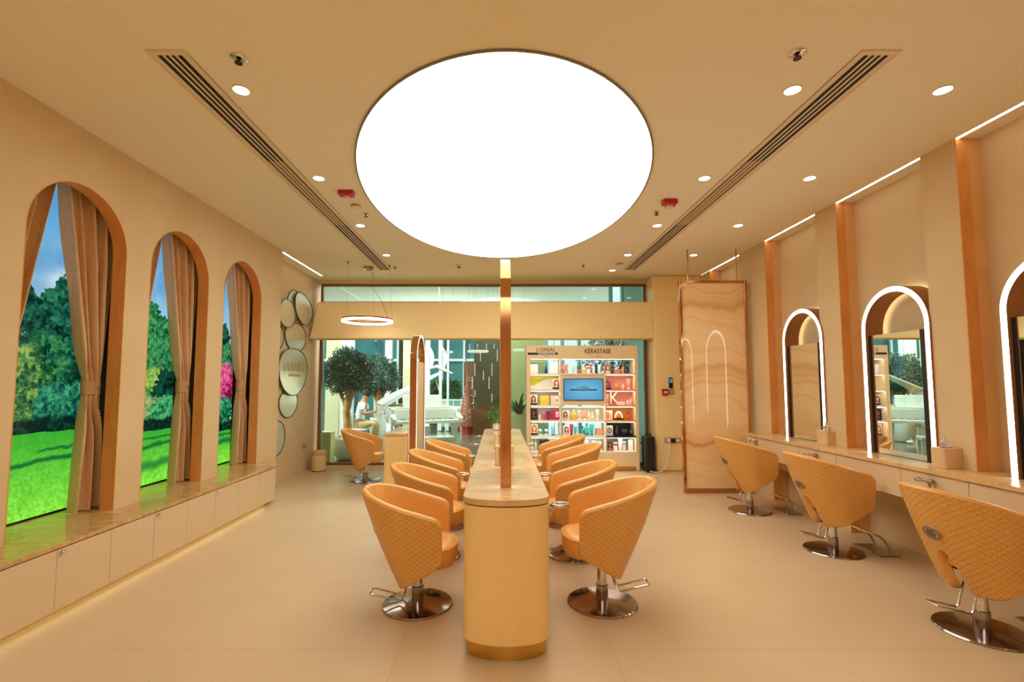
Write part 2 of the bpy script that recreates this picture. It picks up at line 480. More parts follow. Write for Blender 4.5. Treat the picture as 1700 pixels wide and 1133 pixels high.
def sprinkler(loc, label, s=1.0):
    t = thing('ceiling_sprinkler', label, 'sprinkler', loc, 0, 'ceiling sprinklers')
    MB().lathe([(.012, -.016), (.03, -.012), (.046 * s, -.004), (.048 * s, .003)], 24).build('escutcheon', M_chrome, t)
    MB().cyl((0, 0, -.032), (0, 0, -.012), .008).lathe([(.022, -.037), (.022, -.032)], 16).build('deflector', mat('sprinkler_dark', '#4a3420', 0.3, metal=.9), t)
    for k in range(2):
        MB().tube([(.02 * (1 - 2 * k), 0, -.01), (.024 * (1 - 2 * k), 0, -.02), (.008 * (1 - 2 * k), 0, -.034)], .003, 6).build('yoke_arm', M_chrome, t)
for (x, y, l, s) in ((-1.521, 2.69, 'sprinkler head next to the nearest window-side downlight', 1), (1.714, 2.65, 'sprinkler head next to the nearest mirror-side downlight', 1),
                     (-1.495, 5.285, 'sprinkler head past the round smoke detector on the window side of the oval light', .6), (1.744, 5.228, 'sprinkler head past the red strobe on the mirror side of the oval light', .6),
                     (-1.698, 7.741, 'sprinkler head by the window-side vent above the ring pendant', .6), (1.344, 7.622, 'sprinkler head on the ceiling above the product display', .6)):
    sprinkler((x, y, H), l, s)

def strobe(loc, rz, label):
    t = thing('ceiling_fire_strobe', label, 'fire alarm', loc, rz, 'red fire strobes')
    MB().prism(rrect(.15, .10, .02), 2, -.045, .003).build('housing', M_red, t, bev=.006)
    MB().prism(rrect(.055, .03, .01), 2, -.06, -.044).build('lens', mat('strobe_clear', '#d9b0a8', 0.1), t, bev=.004)
strobe((-1.516, 4.66, H), 0, 'red fire strobe on the ceiling at the window side of the oval light')
strobe((1.767, 4.89, H), 0, 'red fire strobe on the ceiling at the mirror side of the oval light')
def detector(loc, label, cat='smoke detector', dark=False):
    t = thing('smoke_detector' if not dark else 'ceiling_camera', label, cat, loc, 0)
    MB().lathe([(.02, -.038), (.04, -.034), (.052, -.02), (.055, .003)], 24).build('cover', M_trimw, t)
    if dark: MB().sphere((0, 0, -.034), .03, 16, 8, (1, 1, .7)).build('dome', M_black, t)
    else: MB().lathe([(.053, -.024), (.054, -.016)], 24).build('vent_band', mat('vent_brown', '#7c6040', 0.6), t)
detector((-1.526, 5.01, H), 'round cream smoke detector behind the window-side red strobe')
detector((1.895, 7.505, H), 'round cream smoke detector beyond the mirror-side downlights')
detector((1.82, 5.02, H), 'round cream smoke detector touching the mirror-side red strobe')
detector((-.648, 7.62, H), 'black camera dome on the ceiling in front of the upper window', 'camera', True)
# ------------------------------------------------------------------ printed pictures (painted colour arrays)
def hexa(h): return np.array([int(h[i:i + 2], 16) / 255 for i in (1, 3, 5)])
def vnoise(h, w, cell, rng):
    gh, gw = int(h / cell) + 3, int(w / cell) + 3
    g = rng.random((gh, gw)); y = np.arange(h) / cell; x = np.arange(w) / cell
    yi, xi = y.astype(int), x.astype(int); fy, fx = (y - yi)[:, None], (x - xi)[None]
    fy = fy * fy * (3 - 2 * fy); fx = fx * fx * (3 - 2 * fx)
    a = g[yi][:, xi]; b = g[yi][:, xi + 1]; c = g[yi + 1][:, xi]; d = g[yi + 1][:, xi + 1]
    return (a * (1 - fx) + b * fx) * (1 - fy) + (c * (1 - fx) + d * fx) * fy
def fbm(h, w, cell, rng, o=4):
    s = 0; t = 0
    for k in range(o):
        s = s + vnoise(h, w, max(cell / 2 ** k, 1.01), rng) / 2 ** k; t += 1 / 2 ** k
    return s / t
def blend(img, m, col): img[...] = img * (1 - m[..., None]) + np.asarray(col) * m[..., None]
PXM = 240                                 # picture cells per metre
def garden(seed, lawn_z, z0, z1, wid, trees, bands):
    """sunny garden: sky, trees, shrubs and a lawn with long tree shadows. heights in metres"""
    rng = np.random.default_rng(seed); h, w = int((z1 - z0) * PXM), int(wid * PXM)
    Z = z1 - (np.arange(h)[:, None] + .5) / PXM + np.zeros((1, w)); X = (np.arange(w)[None] + .5) / PXM + np.zeros((h, 1))
    img = np.zeros((h, w, 3))
    f = np.clip((Z - 1.7) / 1.3, 0, 1)
    img[:] = hexa('#c3d2da') * (1 - f[..., None]) + hexa('#4a97cc') * f[..., None]
    cl = np.clip((fbm(h, w, 100, rng) - .46) * 4, 0, 1) * np.clip(1.2 - f, 0, 1)
    blend(img, cl * .8, hexa('#e3e6e6'))
    cl = np.clip((fbm(h, w, 80, rng) - .5) * 5, 0, 1) * np.clip(f * 1.5, 0, 1); blend(img, cl * .4, hexa('#3a7ab2'))
    N1, N2 = fbm(h, w, 7, rng, 2), rng.random((h, w))
    N3 = fbm(h, w, 16, rng, 3)
    def blob(bx, bz, r, d, m_, l_, rag):
        i0, i1 = max(int((z1 - bz - r * 1.3) * PXM), 0), min(int((z1 - bz + r * 1.3) * PXM), h); j0, j1 = max(int((bx - r * 1.3) * PXM), 0), min(int((bx + r * 1.3) * PXM), w)
        if i1 <= i0 or j1 <= j0: return
        sl = (slice(i0, i1), slice(j0, j1)); u, v = (X[sl] - bx) / r, (Z[sl] - bz) / r
        e = u * u + v * v + (N1[sl] - .5) * 1.5 * rag + (N3[sl] - .5) * .8
        s = .38 + .50 * (v * .8 - u * .45) + (N1[sl] - .5) * 1.1 + (N2[sl] - .5) * .45
        s = np.clip(s, 0, 1)[..., None]
        c = np.where(s < .5, d + (m_ - d) * s * 2, m_ + (l_ - m_) * (s * 2 - 1))
        k = (e < 1).astype(float); sub = img[sl]; blend(sub, k, np.array([0, 0, 0])); sub += c * k[..., None]
    for (cx, cz, rx, rz, n, d, m_, l_, s) in trees:
        d, m_, l_ = hexa(d), hexa(m_), hexa(l_)
        bl = []
        for _ in range(max(18, n // 45)):
            a = rng.random() * 2 * pi; q = sqrt(rng.random())
            bl.append((cx + rx * .86 * q * cos(a), cz + rz * .86 * q * sin(a), (.07 + .11 * rng.random()) * (1.15 - .35 * q)))
        blob(cx, cz, min(rx, rz) * .85, d, d * 1.2, m_ * .7, .8)
        for b in sorted(bl, key=lambda b: -b[1] + .35 * rng.random()): blob(*b, d, m_, l_, 1)
    # deep shade under the trees, then the lawn
    sh = np.clip((lawn_z + .10 + .10 * (N3 - .3) - Z) / .03, 0, 1) * (Z > lawn_z - .02)
    blend(img, sh, hexa('#06231c')); blend(img, sh * np.clip((N1 - .48) * 4, 0, 1) * .7, hexa('#164a34'))
    edge = lawn_z + .02 * (fbm(1, w, 30, rng) - .5)
    g = np.clip((edge - Z) / (edge - z0), 0, 1)
    lawn = (Z < edge)
    lc = hexa('#39a42f') * (1 - g[..., None]) + hexa('#84dd3e') * g[..., None]
    tex = (fbm(h, w, 5, rng, 2) - .5)[..., None] * (.06 + .16 * g[..., None]) + (rng.random((h, w)) - .5)[..., None] * .20 * g[..., None]
    lc = np.clip(lc + tex, 0, 1)
    img[lawn] = lc[lawn]
    for (zc, th, sl, x0, x1, st) in bands:
        wob = (fbm(h, w, 30, rng) - .5) * .05
        m = np.clip(1.4 - np.abs(Z + wob - zc - sl * X) / th, 0, 1) * np.clip((X - x0) / .05, 0, 1) * np.clip((x1 - X) / .05, 0, 1) * lawn
        blend(img, m * st, hexa('#0f5a33'))
    return img
D1, Mi1, Li1 = '#021a14', '#0f4f36', '#5aa85e'
P1 = garden(11, 1.12, SILL, 3.15, 1.12, [
    (.5, 1.45, .62, .42, 2600, '#010f0d', '#08362a', '#1f6a4a', 4),
    (.95, 1.72, .30, .66, 5200, D1, '#093f33', '#34845e', 4), (.60, 1.68, .30, .56, 5200, '#011411', '#08372e', '#2f7a56', 4),
    (.78, 1.52, .22, .34, 3600, '#03261a', '#0f4a34', '#4c9a58', 4),
    (.62, 1.50, .14, .22, 1500, '#04261a', '#1c5a36', '#9dbb52', 4), (.58, 1.25, .16, .12, 900, '#04261a', '#1c5a36', '#8fb050', 4), (.95, 1.24, .22, .2, 1600, '#021a16', '#0e5444', '#4fae78', 4)],
    [(.94, .012, .05, .72, 1.2, .75), (.88, .018, .03, 0, 1.2, .85), (.80, .006, .02, 0, .6, .25)])
P2 = garden(23, 1.02, SILL, 3.15, 1.12, [
    (.5, 1.35, .62, .40, 2600, '#010f0d', '#08362a', '#1f6a4a', 4),
    (.72, 1.78, .22, .52, 4800, '#032a1c', '#18663e', '#66b86a', 4), (.98, 1.66, .22, .48, 4600, '#03241a', '#166038', '#5cae62', 4),
    (.86, 1.42, .15, .20, 1800, '#1d5a2c', '#4f8a3e', '#b4c65c', 4), (1.02, 1.36, .14, .20, 1400, '#010c0c', '#062a22', '#1c5a40', 4),
    (.80, 1.14, .16, .12, 1200, '#15452a', '#4f7a40', '#b4bc80', 3), (1.0, 1.16, .14, .14, 1200, '#06352a', '#1f7d4a', '#6cc476', 3)],
    [(.93, .014, .02, 0, 1.2, .7), (.80, .022, .08, .3, 1.2, .8), (.62, .045, .06, .1, 1.2, .6)])
P3 = garden(37, .90, SILL, 3.15, 1.12, [
    (.5, 1.20, .62, .36, 2600, '#010f0d', '#08362a', '#1f6a4a', 4),
    (.86, 1.72, .07, .50, 2600, '#021a14', '#0e4834', '#3f8a60', 3), (.80, 1.45, .16, .40, 3600, '#021a14', '#0f4a34', '#4a9264', 4), (1.02, 1.58, .14, .40, 3600, D1, Mi1, Li1, 4),
    (.93, 1.46, .13, .24, 2400, '#4a0a2a', '#b42a68', '#f48aac', 4), (.86, 1.08, .26, .16, 2400, '#052a22', '#147048', '#62c680', 4)],
    [(.82, .02, .03, 0, 1.2, .7), (.70, .035, .06, .1, 1.2, .75)])
M_garden = painted('garden_print', emission=1.15)
glabs = ['backlit garden picture with dark trees in the arch nearest the camera', 'backlit garden picture with yellow-green shrubs in the middle arch', 'backlit garden picture with pink blossom in the arch nearest the glass front']
for c, P, l in zip(WY, (P1, P2, P3), glabs):
    t = thing('garden_lightbox', l, 'picture', (-3.50, c, SILL), 0, 'garden pictures behind the arches')
    MB().box(-.05, -.012, -.56, .56, .002, 2.66).build('box_body', M_black, t, smooth=0)
    MB().box(-.012, -.004, -.56, .56, .002, .012).build('lower_edge', M_black, t, smooth=0)
    o = picture('picture', P, M_garden, t, (-.0115, -.56, .012), (0, 1.12, 0), (0, 0, 2.64))

# ------------------------------------------------------------------ tied-back curtains
def curtain(c, side, label):
    t = thing('curtain', label, 'curtain', (-3.325, c, SILL), 0, 'tied-back tan curtains'); s = side
    def ed(z):                            # inner and outer edge distance from the window centre
        if z > .98:
            k = (z - .98) / (2.58 - .98); k2 = k ** .85
            return .345 - .345 * k2 + .01, .465 + .085 * min(1, k * 1.6)
        k = (.98 - z) / .98; return .345 - .09 * k ** .8, .465 + .07 * k ** .8
    def fn(u, v):
        z = .012 + 2.6 * v; a, b = ed(z)
        y = a + (b - a) * u
        tie = math.exp(-((z - .98) / .22) ** 2)
        nf = 4.6
        amp = (.078 - .045 * tie) * (.75 + .25 * sin(9 * u + 2))
        ph = 2 * pi * nf * u + .5 * sin(2.2 * z + 5 * u)
        if z < .98: ph = 2 * pi * (2.4 + (4.6 - 2.4) * tie) * u + .6
        sg = sin(ph); x = amp * math.copysign(abs(sg) ** .8, sg) + .010 * sin(2.3 * ph + 1) + .03 * tie * sin(pi * u)
        y += .022 * cos(ph) * (1 - tie)
        return (x, s * y, z)
    MB().grid(fn, 130, 90).build('panel', M_cloth, t, smooth=80, solid=.004)
    def hem(u): p = fn(u, .016); return (p[0] + .004, p[1], p[2])
    MB().tube([(fn(i / 60, .012 + 0)[0] + .003, fn(i / 60, .012)[1], .045) for i in range(61)], .0025, 5).build('hem_seam', M_cloth, t)
    MB().ring([(.052 * cos(2 * pi * i / 30) + .008, s * .405 + .082 * sin(2 * pi * i / 30)) for i in range(30)], [(.047 * cos(2 * pi * i / 30) + .008, s * .405 + .077 * sin(2 * pi * i / 30)) for i in range(30)], 2, .925, 1.035).build('tieback', noisy('tieback_cloth', '#c39660', '#bb8d58', scale=60, rough=.8), t, bev=.002)
wn = ['nearest the camera', 'in the middle', 'nearest the glass front']
for c, n in zip(WY, wn):
    curtain(c, -1, 'tan curtain tied on the camera side of the garden window %s' % n)
    curtain(c, 1, 'tan curtain tied on the far side of the garden window %s' % n)

# ------------------------------------------------------------------ window ledge and low cabinets
YN = -2.0
t = MB(); t.prism([(-2.785, YN), (-2.785, 6.10), (-3.10, 6.76), (-3.5, 6.70), (-3.5, YN)], 2, SILL - .028, SILL)
tag(t.build('window_ledge', M_ledge, None, bev=.003, smooth=0), 'long polished stone ledge under the three arched garden windows', 'ledge')
t = thing('plinth', 'golden recessed plinth with a glow strip under the low cabinets', 'plinth', (0, 0, 0))
MB().prism([(-2.915, YN), (-2.915, 6.09), (-3.07, 6.42), (-3.09, 6.42), (-3.09, YN)], 2, 0, .068).build('kick_board', M_gold, t, smooth=0)
MB().box(-2.912, -2.895, YN, 6.06, .058, .068).build('glow_strip', M_warmled, t, smooth=0)
seams = [-1.9, -1.24, -.80, -.36, .08, .52, .96, 1.40, 1.84, 2.27, 2.70, 3.123, 3.55, 3.985, 4.40, 4.82, 5.24, 5.68, 6.10]
nm = {2.27: 'low beige cabinet cut by the photo edge beneath the nearest window', 2.70: 'low beige cabinet just in front of the first knob'}
for i in range(len(seams) - 1):
    a, b = seams[i], seams[i + 1]
    if b < 2.2 and a < -1: continue
    vis = [3.123, 3.55, 3.985, 4.40, 4.82, 5.24, 5.68]
    knob = any(abs(a - q) < .01 for q in (3.123, 3.985, 4.82, 5.68)) or (a < 3 and i % 2 == 1)
    if a in vis:
        k = vis.index(a); lab = '%s low beige cabinet under the ledge counting from the nearest round knob' % ['first', 'second', 'third', 'fourth', 'fifth', 'sixth', 'last'][k]
        grp = 'low cabinets under the ledge'
    elif a >= 2.2: lab = nm[a]; grp = 'low cabinets under the ledge'
    else: lab = 'low beige cabinet under the ledge behind the camera'; grp = 'low cabinets behind the camera'
    r = thing('low_cabinet', lab, 'cabinet', (-2.79, (a + b) / 2, .068), 0, grp); h = (b - a) / 2
    if b == 6.10:
        MB().prism([(-.02, -h), (-.02, h - .0), (-.29, h + .60), (-.30, h + .6), (-.30, -h)], 2, 0, SILL - .028 - .068).build('body', M_lac, r, smooth=0)
    else: MB().box(-.30, -.02, -h + .0005, h - .0005, 0, SILL - .028 - .068).build('body', M_lac, r, smooth=0)
    d = MB().box(-.019, 0, -h + .0015, h - .0015, .0, SILL - .036 - .068).build('door', M_lac, r, bev=.0015, smooth=0)
    if knob: MB().lathe([(.004, -.02), (.005, -.006), (.011, -.004), (.0125, .004), (.009, .009)], 18).xf(Matrix.Translation((.014, -h + .03, .362)) @ Matrix.Rotation(pi / 2, 4, 'Y')).build('knob', M_chrome, d)

# ------------------------------------------------------------------ pebble mirrors on the lounge wall
M_peb = mat('pebble_mirror_glass', '#d6cfae', 0.22, metal=.4)
M_pebf = mat('pebble_frame', '#5c5a44', 0.4, metal=.5)
def pebble(y, z, a, b, rot, lean, label, depth=.012, x0=0.0, mo=0.0):
    depth = .012
    t = thing('pebble_mirror', label, 'mirror', (-3.349 + x0, y, z), 0, 'pebble-shaped wall mirrors')
    out = []
    for i in range(56):
        th = 2 * pi * i / 56; q = 1 + lean * sin(th); u, v = a * cos(th) * q, b * sin(th) * (1 + .04 * cos(2 * th))
        out.append((u * cos(rot) - v * sin(rot), u * sin(rot) + v * cos(rot)))
    MB().prism([(u * .99, v * .99) for u, v in out], 0, .0, depth).build('glass', M_peb, t)
    if x0: MB().prism([(u * .25 + mo, v * .25) for u, v in out], 0, -x0 - .001, 0).build('wall_mount', M_pebf, t)
    MB().tube([(depth, u, v) for u, v in out], .009, 6, closed=True).build('frame', M_pebf, t)
    return t
pebble(7.38, 2.58, .275, .225, .0, -.10, 'pebble mirror peeking out from behind the wall corner, highest on the corner side', x0=.068)
pebble(7.80, 2.77, .29, .255, .2, -.05, 'pebble mirror half hidden behind a bigger one at the top of the cluster', x0=.0)
pebble(8.08, 2.745, .37, .255, -.25, .16, 'large pebble mirror at the top of the cluster nearest the beam', x0=.034, mo=.17)
pebble(7.15, 2.20, .27, .21, .0, 0, 'pebble mirror mostly hidden by the wall corner, second from the top')
pebble(7.87, 2.25, .40, .25, .0, .12, 'single pebble mirror just above the gold lettered one')
m6 = pebble(7.75, 1.685, .53, .39, .0, .14, 'largest pebble mirror carrying the gold salon lettering', x0=.034)
M_goldt = mat('gold_letters', '#b8923c', 0.4, metal=.3)
RT = (pi / 2, 0, pi / 2)
text('lettering', 'LAURANCE', .20, M_goldt, m6, (.0135, .03, .07), RT, sx=.80, bold=.004)
text('small_lettering', 'BEAUTY SALON', .072, M_goldt, m6, (.0135, .03, -.055), RT, sx=.85)
pebble(7.67, 1.17, .33, .215, .0, .16, 'pebble mirror tucked under the gold lettered one')
pebble(6.99, 1.14, .19, .15, 0, .0, 'sliver of a pebble mirror beside the wall corner at chair height')
pebble(7.28, .67, .29, .265, .3, 0, 'lowest pebble mirror near the floor beside the wall corner')
t = thing('wall_socket', 'small grey socket plate low on the pebble mirror wall', 'socket', (-3.35, 8.36, .43))
MB().box(0, .01, -.075, .075, -.05, .05).build('plate', mat('socket_grey', '#a99a7e', 0.5), t, bev=.003)
MB().box(.0095, .013, -.05, -.01, -.03, .03).box(.0095, .013, .01, .05, -.03, .03).build('rocker', mat('socket_grey2', '#968869', 0.5), t, bev=.002)
t = thing('waste_bin', 'short round cream waste bin by the pebble mirror wall', 'bin', (-3.11, 8.42, 0))
MB().lathe([(.10, .0), (.117, .004), (.119, .03), (.119, .27), (.112, .272)], 36).build('body', mat('bin_cream', '#e0c28c', 0.45), t)
MB().lathe([(.12, .272), (.123, .28), (.123, .33), (.115, .345), (.06, .35)], 36).build('lid', mat('bin_lid', '#c9a76a', 0.4), t)
MB().lathe([(.121, -.0), (.121, .012)], 36).build('base_ring', M_black, t)
# ------------------------------------------------------------------ styling chair
def leather(name, quilt):
    nt = NT(name); p = principled(nt, S('#e4a550'), 0.34, spec=0.5, coat=.22, coat_rough=.22)
    tc = nt.n('TexCoord')
    nz = nt.n('TexNoise', Scale=220, Detail=2); nt.l(tc.outputs['Object'], nz.inputs['Vector'])
    b = nt.n('Bump', Strength=.08, Distance=.001); nt.l(nz.outputs['Fac'], b.inputs['Height'])
    if quilt:
        sp = nt.n('SeparateXYZ'); nt.l(tc.outputs['UV'], sp.inputs[0])
        s = .036
        def fam(op):
            d = nt.math('DIVIDE', nt.math(op, nt.math('MULTIPLY', sp.outputs['X'], .72), sp.outputs['Y']), s)
            return nt.math('MULTIPLY', nt.math('ABSOLUTE', nt.math('SUBTRACT', nt.math('FRACT', nt.math('ADD', d, 50)), .5)), 2)   # 1 on a seam
        m = nt.math('MAXIMUM', fam('ADD'), fam('SUBTRACT'))
        hgt = nt.math('SUBTRACT', 1, nt.math('POWER', m, 7))
        b2 = nt.n('Bump', Strength=.6, Distance=.007); nt.l(hgt, b2.inputs['Height']); nt.l(b.outputs[0], b2.inputs['Normal'])
        nt.l(b2.outputs[0], p.inputs['Normal']); nt.l(b2.outputs[0], p.inputs['Coat Normal'])
    else: nt.l(b.outputs[0], p.inputs['Normal'])
    MATS[name] = nt.m; return nt.m
M_quilt, M_leather = leather('quilted_leather', True), leather('smooth_leather', False)
XF = .195
def shell_cols():
    """columns round the U: plan points at top and bottom, heights, arc length"""
    us = [-1 + .008 * k for k in range(6)] + list(np.linspace(-.95, -.14, 44)) + list(np.linspace(-.13, .13, 41)) + list(np.linspace(.14, .95, 44)) + [1 - .008 * k for k in range(5, -1, -1)]
    cols = []
    def plan(u, w, a, xc):
        f = .36
        s = 1 if u > 0 else -1; q = abs(u)
        if q > 1 - f: return (xc + (XF - xc) * (q - (1 - f)) / f, s * w)
        th = (q / (1 - f)) * pi / 2
        return (xc - a * cos(th) ** .92, s * w * sin(th) ** .92)
    for u in us:
        T = plan(u, .305, .345, -.04); B = plan(u, .235, .135, .02)
        zt = .825 - (T[0] + .385) / .58 * .165
        zb = .205 + max(0, (B[0] + .115)) / .31 * .19
        d = (1 - abs(u)) * .55
        r = .055
        if d < r:
            k = r - sqrt(r * r - (r - d) ** 2); zt -= k; zb += k * .8
        un = .105
        if abs(u) < un: zb = zb + .25 * (1 - (abs(u) / un) ** 2) ** .62
        cols.append((u, T, B, zt, zb))
    return cols
COLS = shell_cols()
def shell_point(c, v, off=0.0):
    u, T, B, zt, zb = c
    z = zb + (zt - zb) * v; k = (z - .205) / (.825 - .205); k = max(0, min(1.05, k))
    x = B[0] + (T[0] - B[0]) * k; y = B[1] + (T[1] - B[1]) * k
    x -= .018 * sin(pi * k) * max(0, -T[0] / .385); 
    return Vector((x, y, z))
def shell_norm(i, v):
    a = shell_point(COLS[max(i - 1, 0)], v); b = shell_point(COLS[min(i + 1, len(COLS) - 1)], v)
    t = Vector((b.x - a.x, b.y - a.y, 0))
    if t.length < 1e-7: return Vector((-1, 0, 0))
    t.normalize(); return Vector((-t.y, t.x, 0)) * (1)
def make_chair(label, group):
    t = thing('styling_chair', label, 'chair', (0, 0, 0), 0, group)
    n = len(COLS); NV = 16; th = .05
    # outer quilted skin
    out, arcs = [], []; s = 0; prev = None
    for i, c in enumerate(COLS):
        m = shell_point(c, .6)
        if prev is not None: s += sqrt((m.x - prev.x) ** 2 + (m.y - prev.y) ** 2)
        prev = m; arcs.append(s)
    mb = MB(); uv = []
    for i, c in enumerate(COLS):
        for j in range(NV + 1):
            p = shell_point(c, j / NV); mb.v.append(tuple(p)); uv.append((arcs[i] - s / 2, p.z * 1.08))
    for i in range(n - 1):
        for j in range(NV):
            a = i * (NV + 1) + j; mb.f.append((a, a + 1, a + NV + 2, a + NV + 1))
    o = mb.build('shell', M_quilt, t, smooth=60, fix=True)
    ul = o.data.uv_layers.new(name='UVMap')
    for l in o.data.loops: ul.data[l.index].uv = uv[l.vertex_index]
    # smooth lining: rolled rim, inner face, lower lip
    mb = MB(); rows = []
    ctr = Vector((.02, 0, 0))
    for i, c in enumerate(COLS):
        pts = []
        nv = shell_norm(i, .6)
        q = shell_point(c, .6); 
        if nv.dot(Vector((ctr.x - q.x, ctr.y - q.y, 0))) < 0: nv = -nv
        def inn(v): return shell_point(c, v) + nv * th
        pts.append(shell_point(c, 1.0))
        top_o, top_i = shell_point(c, 1), inn(1)
        for k in range(1, 6):
            a = pi * k / 6; pts.append(top_o.lerp(top_i, (1 - cos(a)) / 2) + Vector((0, 0, .020 * sin(a))))
        pts.append(top_i)
        for v in (.85, .7, .5, .3, .12, 0): pts.append(inn(v))
        bo = shell_point(c, 0)
        for k in range(1, 4):
            a = pi * k / 4; pts.append(inn(0).lerp(bo, (1 - cos(a)) / 2) - Vector((0, 0, .010 * sin(a))))
        pts.append(bo); rows.append(pts)
    k = len(rows[0])
    for r in rows: mb.v += [tuple(p) for p in r]
    for i in range(n - 1):
        for j in range(k - 1):
            a = i * k + j; mb.f.append((a, a + 1, a + k + 1, a + k))
    for base in (0, (n - 1) * k):            # rounded front edges of the arms
        e = -1 if base == 0 else 1
        ring = [base + j for j in range(k)]
        cs = [shell_point(COLS[0 if base == 0 else n - 1], j / NV) for j in range(NV + 1)]
        o2 = len(mb.v); mb.v += [tuple(p) for p in cs]
        io = [base + 6 + j for j in range(7)]
        mb.f.append(tuple(ring[:7] + ring[7:13] + [o2 + j for j in range(0, NV)]))
    mb.build('lining', M_leather, t, smooth=70)
    # seat cushion
    mb = MB(); prof = [(.80, .342), (.95, .352), (1.0, .38), (1.0, .442), (.985, .465), (.93, .479), (.7, .490), (.35, .494)]
    def seat_plan(a):
        ca, sa = cos(a), sin(a); e = .75
        x = .035 + (.235 if ca > 0 else .21) * math.copysign(abs(ca) ** e, ca); y = .232 * math.copysign(abs(sa) ** e, sa)
        return x, y
    N = 48
    for q, z in prof:
        for j in range(N):
            x, y = seat_plan(2 * pi * j / N); mb.v.append((.035 + (x - .035) * q, y * q, z))
    for i in range(len(prof) - 1):
        for j in range(N): mb.f.append((i * N + j, i * N + (j + 1) % N, (i + 1) * N + (j + 1) % N, (i + 1) * N + j))
    mb.f.append(tuple(range(N))[::-1]); mb.f.append(tuple((len(prof) - 1) * N + j for j in range(N)))
    seat = mb.build('seat', M_leather, t, smooth=60)
    MB().tube([(.035 + (seat_plan(2 * pi * j / N)[0] - .035) * .985, seat_plan(2 * pi * j / N)[1] * .985, .467) for j in range(N)], .005, 6, closed=True).build('piping', M_leather, seat)
    # mount, column, base, pump lever
    MB().box(-.10, .12, -.10, .10, .315, .343).box(-.05, .05, -.05, .05, .29, .32).build('seat_plate', M_black, t, bev=.006)
    MB().lathe([(.034, .02), (.034, .31)], 32).build('column', M_chrome, t)
    MB().lathe([(.0405, .022), (.0405, .125), (.036, .128)], 32).build('column_sleeve', M_darkchrome, t)
    MB().lathe([(.236, .0), (.238, .006), (.232, .013), (.18, .020), (.09, .027), (.043, .030)], 64).build('base', M_darkchrome, t)
    MB().tube([(-.02, .045, .325), (-.07, .045, .20), (-.10, .045, .105), (-.115, .045, .093), (-.30, .05, .135), (-.315, .042, .139), (-.315, -.042, .139), (-.30, -.05, .135), (-.115, -.045, .093), (-.10, -.045, .105), (-.07, -.045, .20), (-.02, -.045, .325)], .0065, 8).build('pump_lever', M_chrome, t)
    # oval badge on the slanted back
    i0 = n // 2; p = shell_point(COLS[i0], .45); pz = shell_point(COLS[i0], .55); d = (pz - p).normalized()
    nrm = Vector((-d.z, 0, d.x)); 
    p = Vector((0, 0, 0)); 
    zc = .555; kk = (zc - .205) / .62; xb = -.115 + (-.385 + .115) * kk - .018 * sin(pi * kk)
    M4 = Matrix.Translation((xb, 0, zc)) @ Matrix.Rotation(math.atan2(d.x, d.z), 4, 'Y') @ Matrix.Rotation(-pi / 2, 4, 'Y')
    bd = MB(); bd.prism([(.044 * cos(2 * pi * j / 32), .056 * sin(2 * pi * j / 32)) for j in range(32)], 2, -.004, .007)
    b = bd.xf(M4).build('badge', mat('badge_steel', '#b8a998', 0.3, metal=.9), t, bev=.002)
    em = MB(); em.ring([(.039 * cos(2 * pi * j / 32), .051 * sin(2 * pi * j / 32)) for j in range(32)], [(.035 * cos(2 * pi * j / 32), .047 * sin(2 * pi * j / 32)) for j in range(32)], 2, .0065, .0085)
    for q in range(5): em.box(-.024 + .0105 * q, -.019 + .0105 * q, -.034 + .006 * abs(q - 2), .034 - .006 * abs(q - 2), .0065, .009)
    em.xf(M4).build('badge_emblem', mat('badge_dark', '#5a4c42', 0.4, metal=.8), b)
    return t
ch = make_chair('tan quilted styling chair on the window side of the island, closest to the camera', 'styling chairs around the island')
place(ch, (-.556, 3.39, 0), 0)
def lift(c, dz):                            # gas-lift height of one chair
    for o in c.children:
        if o.name.split('.')[0] not in ('base', 'column_sleeve', 'column'): o.location.z += dz
    return c
GI = 'styling chairs around the island'; GW = 'styling chairs facing the mirror wall'
q4 = ['', 'second from the camera', 'third from the camera', 'farthest from the camera']
for k, (x, y) in enumerate(((-.556, 3.39), (-.575, 4.32), (-.585, 5.22), (-.55, 6.13))):
    if k: lift(dup(ch, (x, y, 0), 0.0, 'tan quilted styling chair on the window side of the island, ' + q4[k]), -.05)
for k, (x, y) in enumerate(((.705, 3.415), (.66, 4.35), (.72, 5.28), (.71, 6.2))):
    lift(dup(ch, (x, y, 0), pi, 'tan quilted styling chair on the product display side of the island, ' + (q4[k] or 'closest to the camera')), (0, -.03, .01, .01)[k])
lift(dup(ch, (-2.07, 7.57, 0), 0, 'tan quilted styling chair standing alone before the potted olive trees', 'lone styling chair'), -.05)
for (x, y, l) in ((2.95, 5.79, 'tan quilted styling chair in front of the hanging onyx panel'), (3.0, 4.44, 'tan quilted styling chair at the middle arched wall mirror'), (2.93, 3.03, 'tan quilted styling chair cut by the photo edge at the wall counter')):
    lift(dup(ch, (x, y, 0), 0.05, l, GW), .035)
lift(ch, -.05)

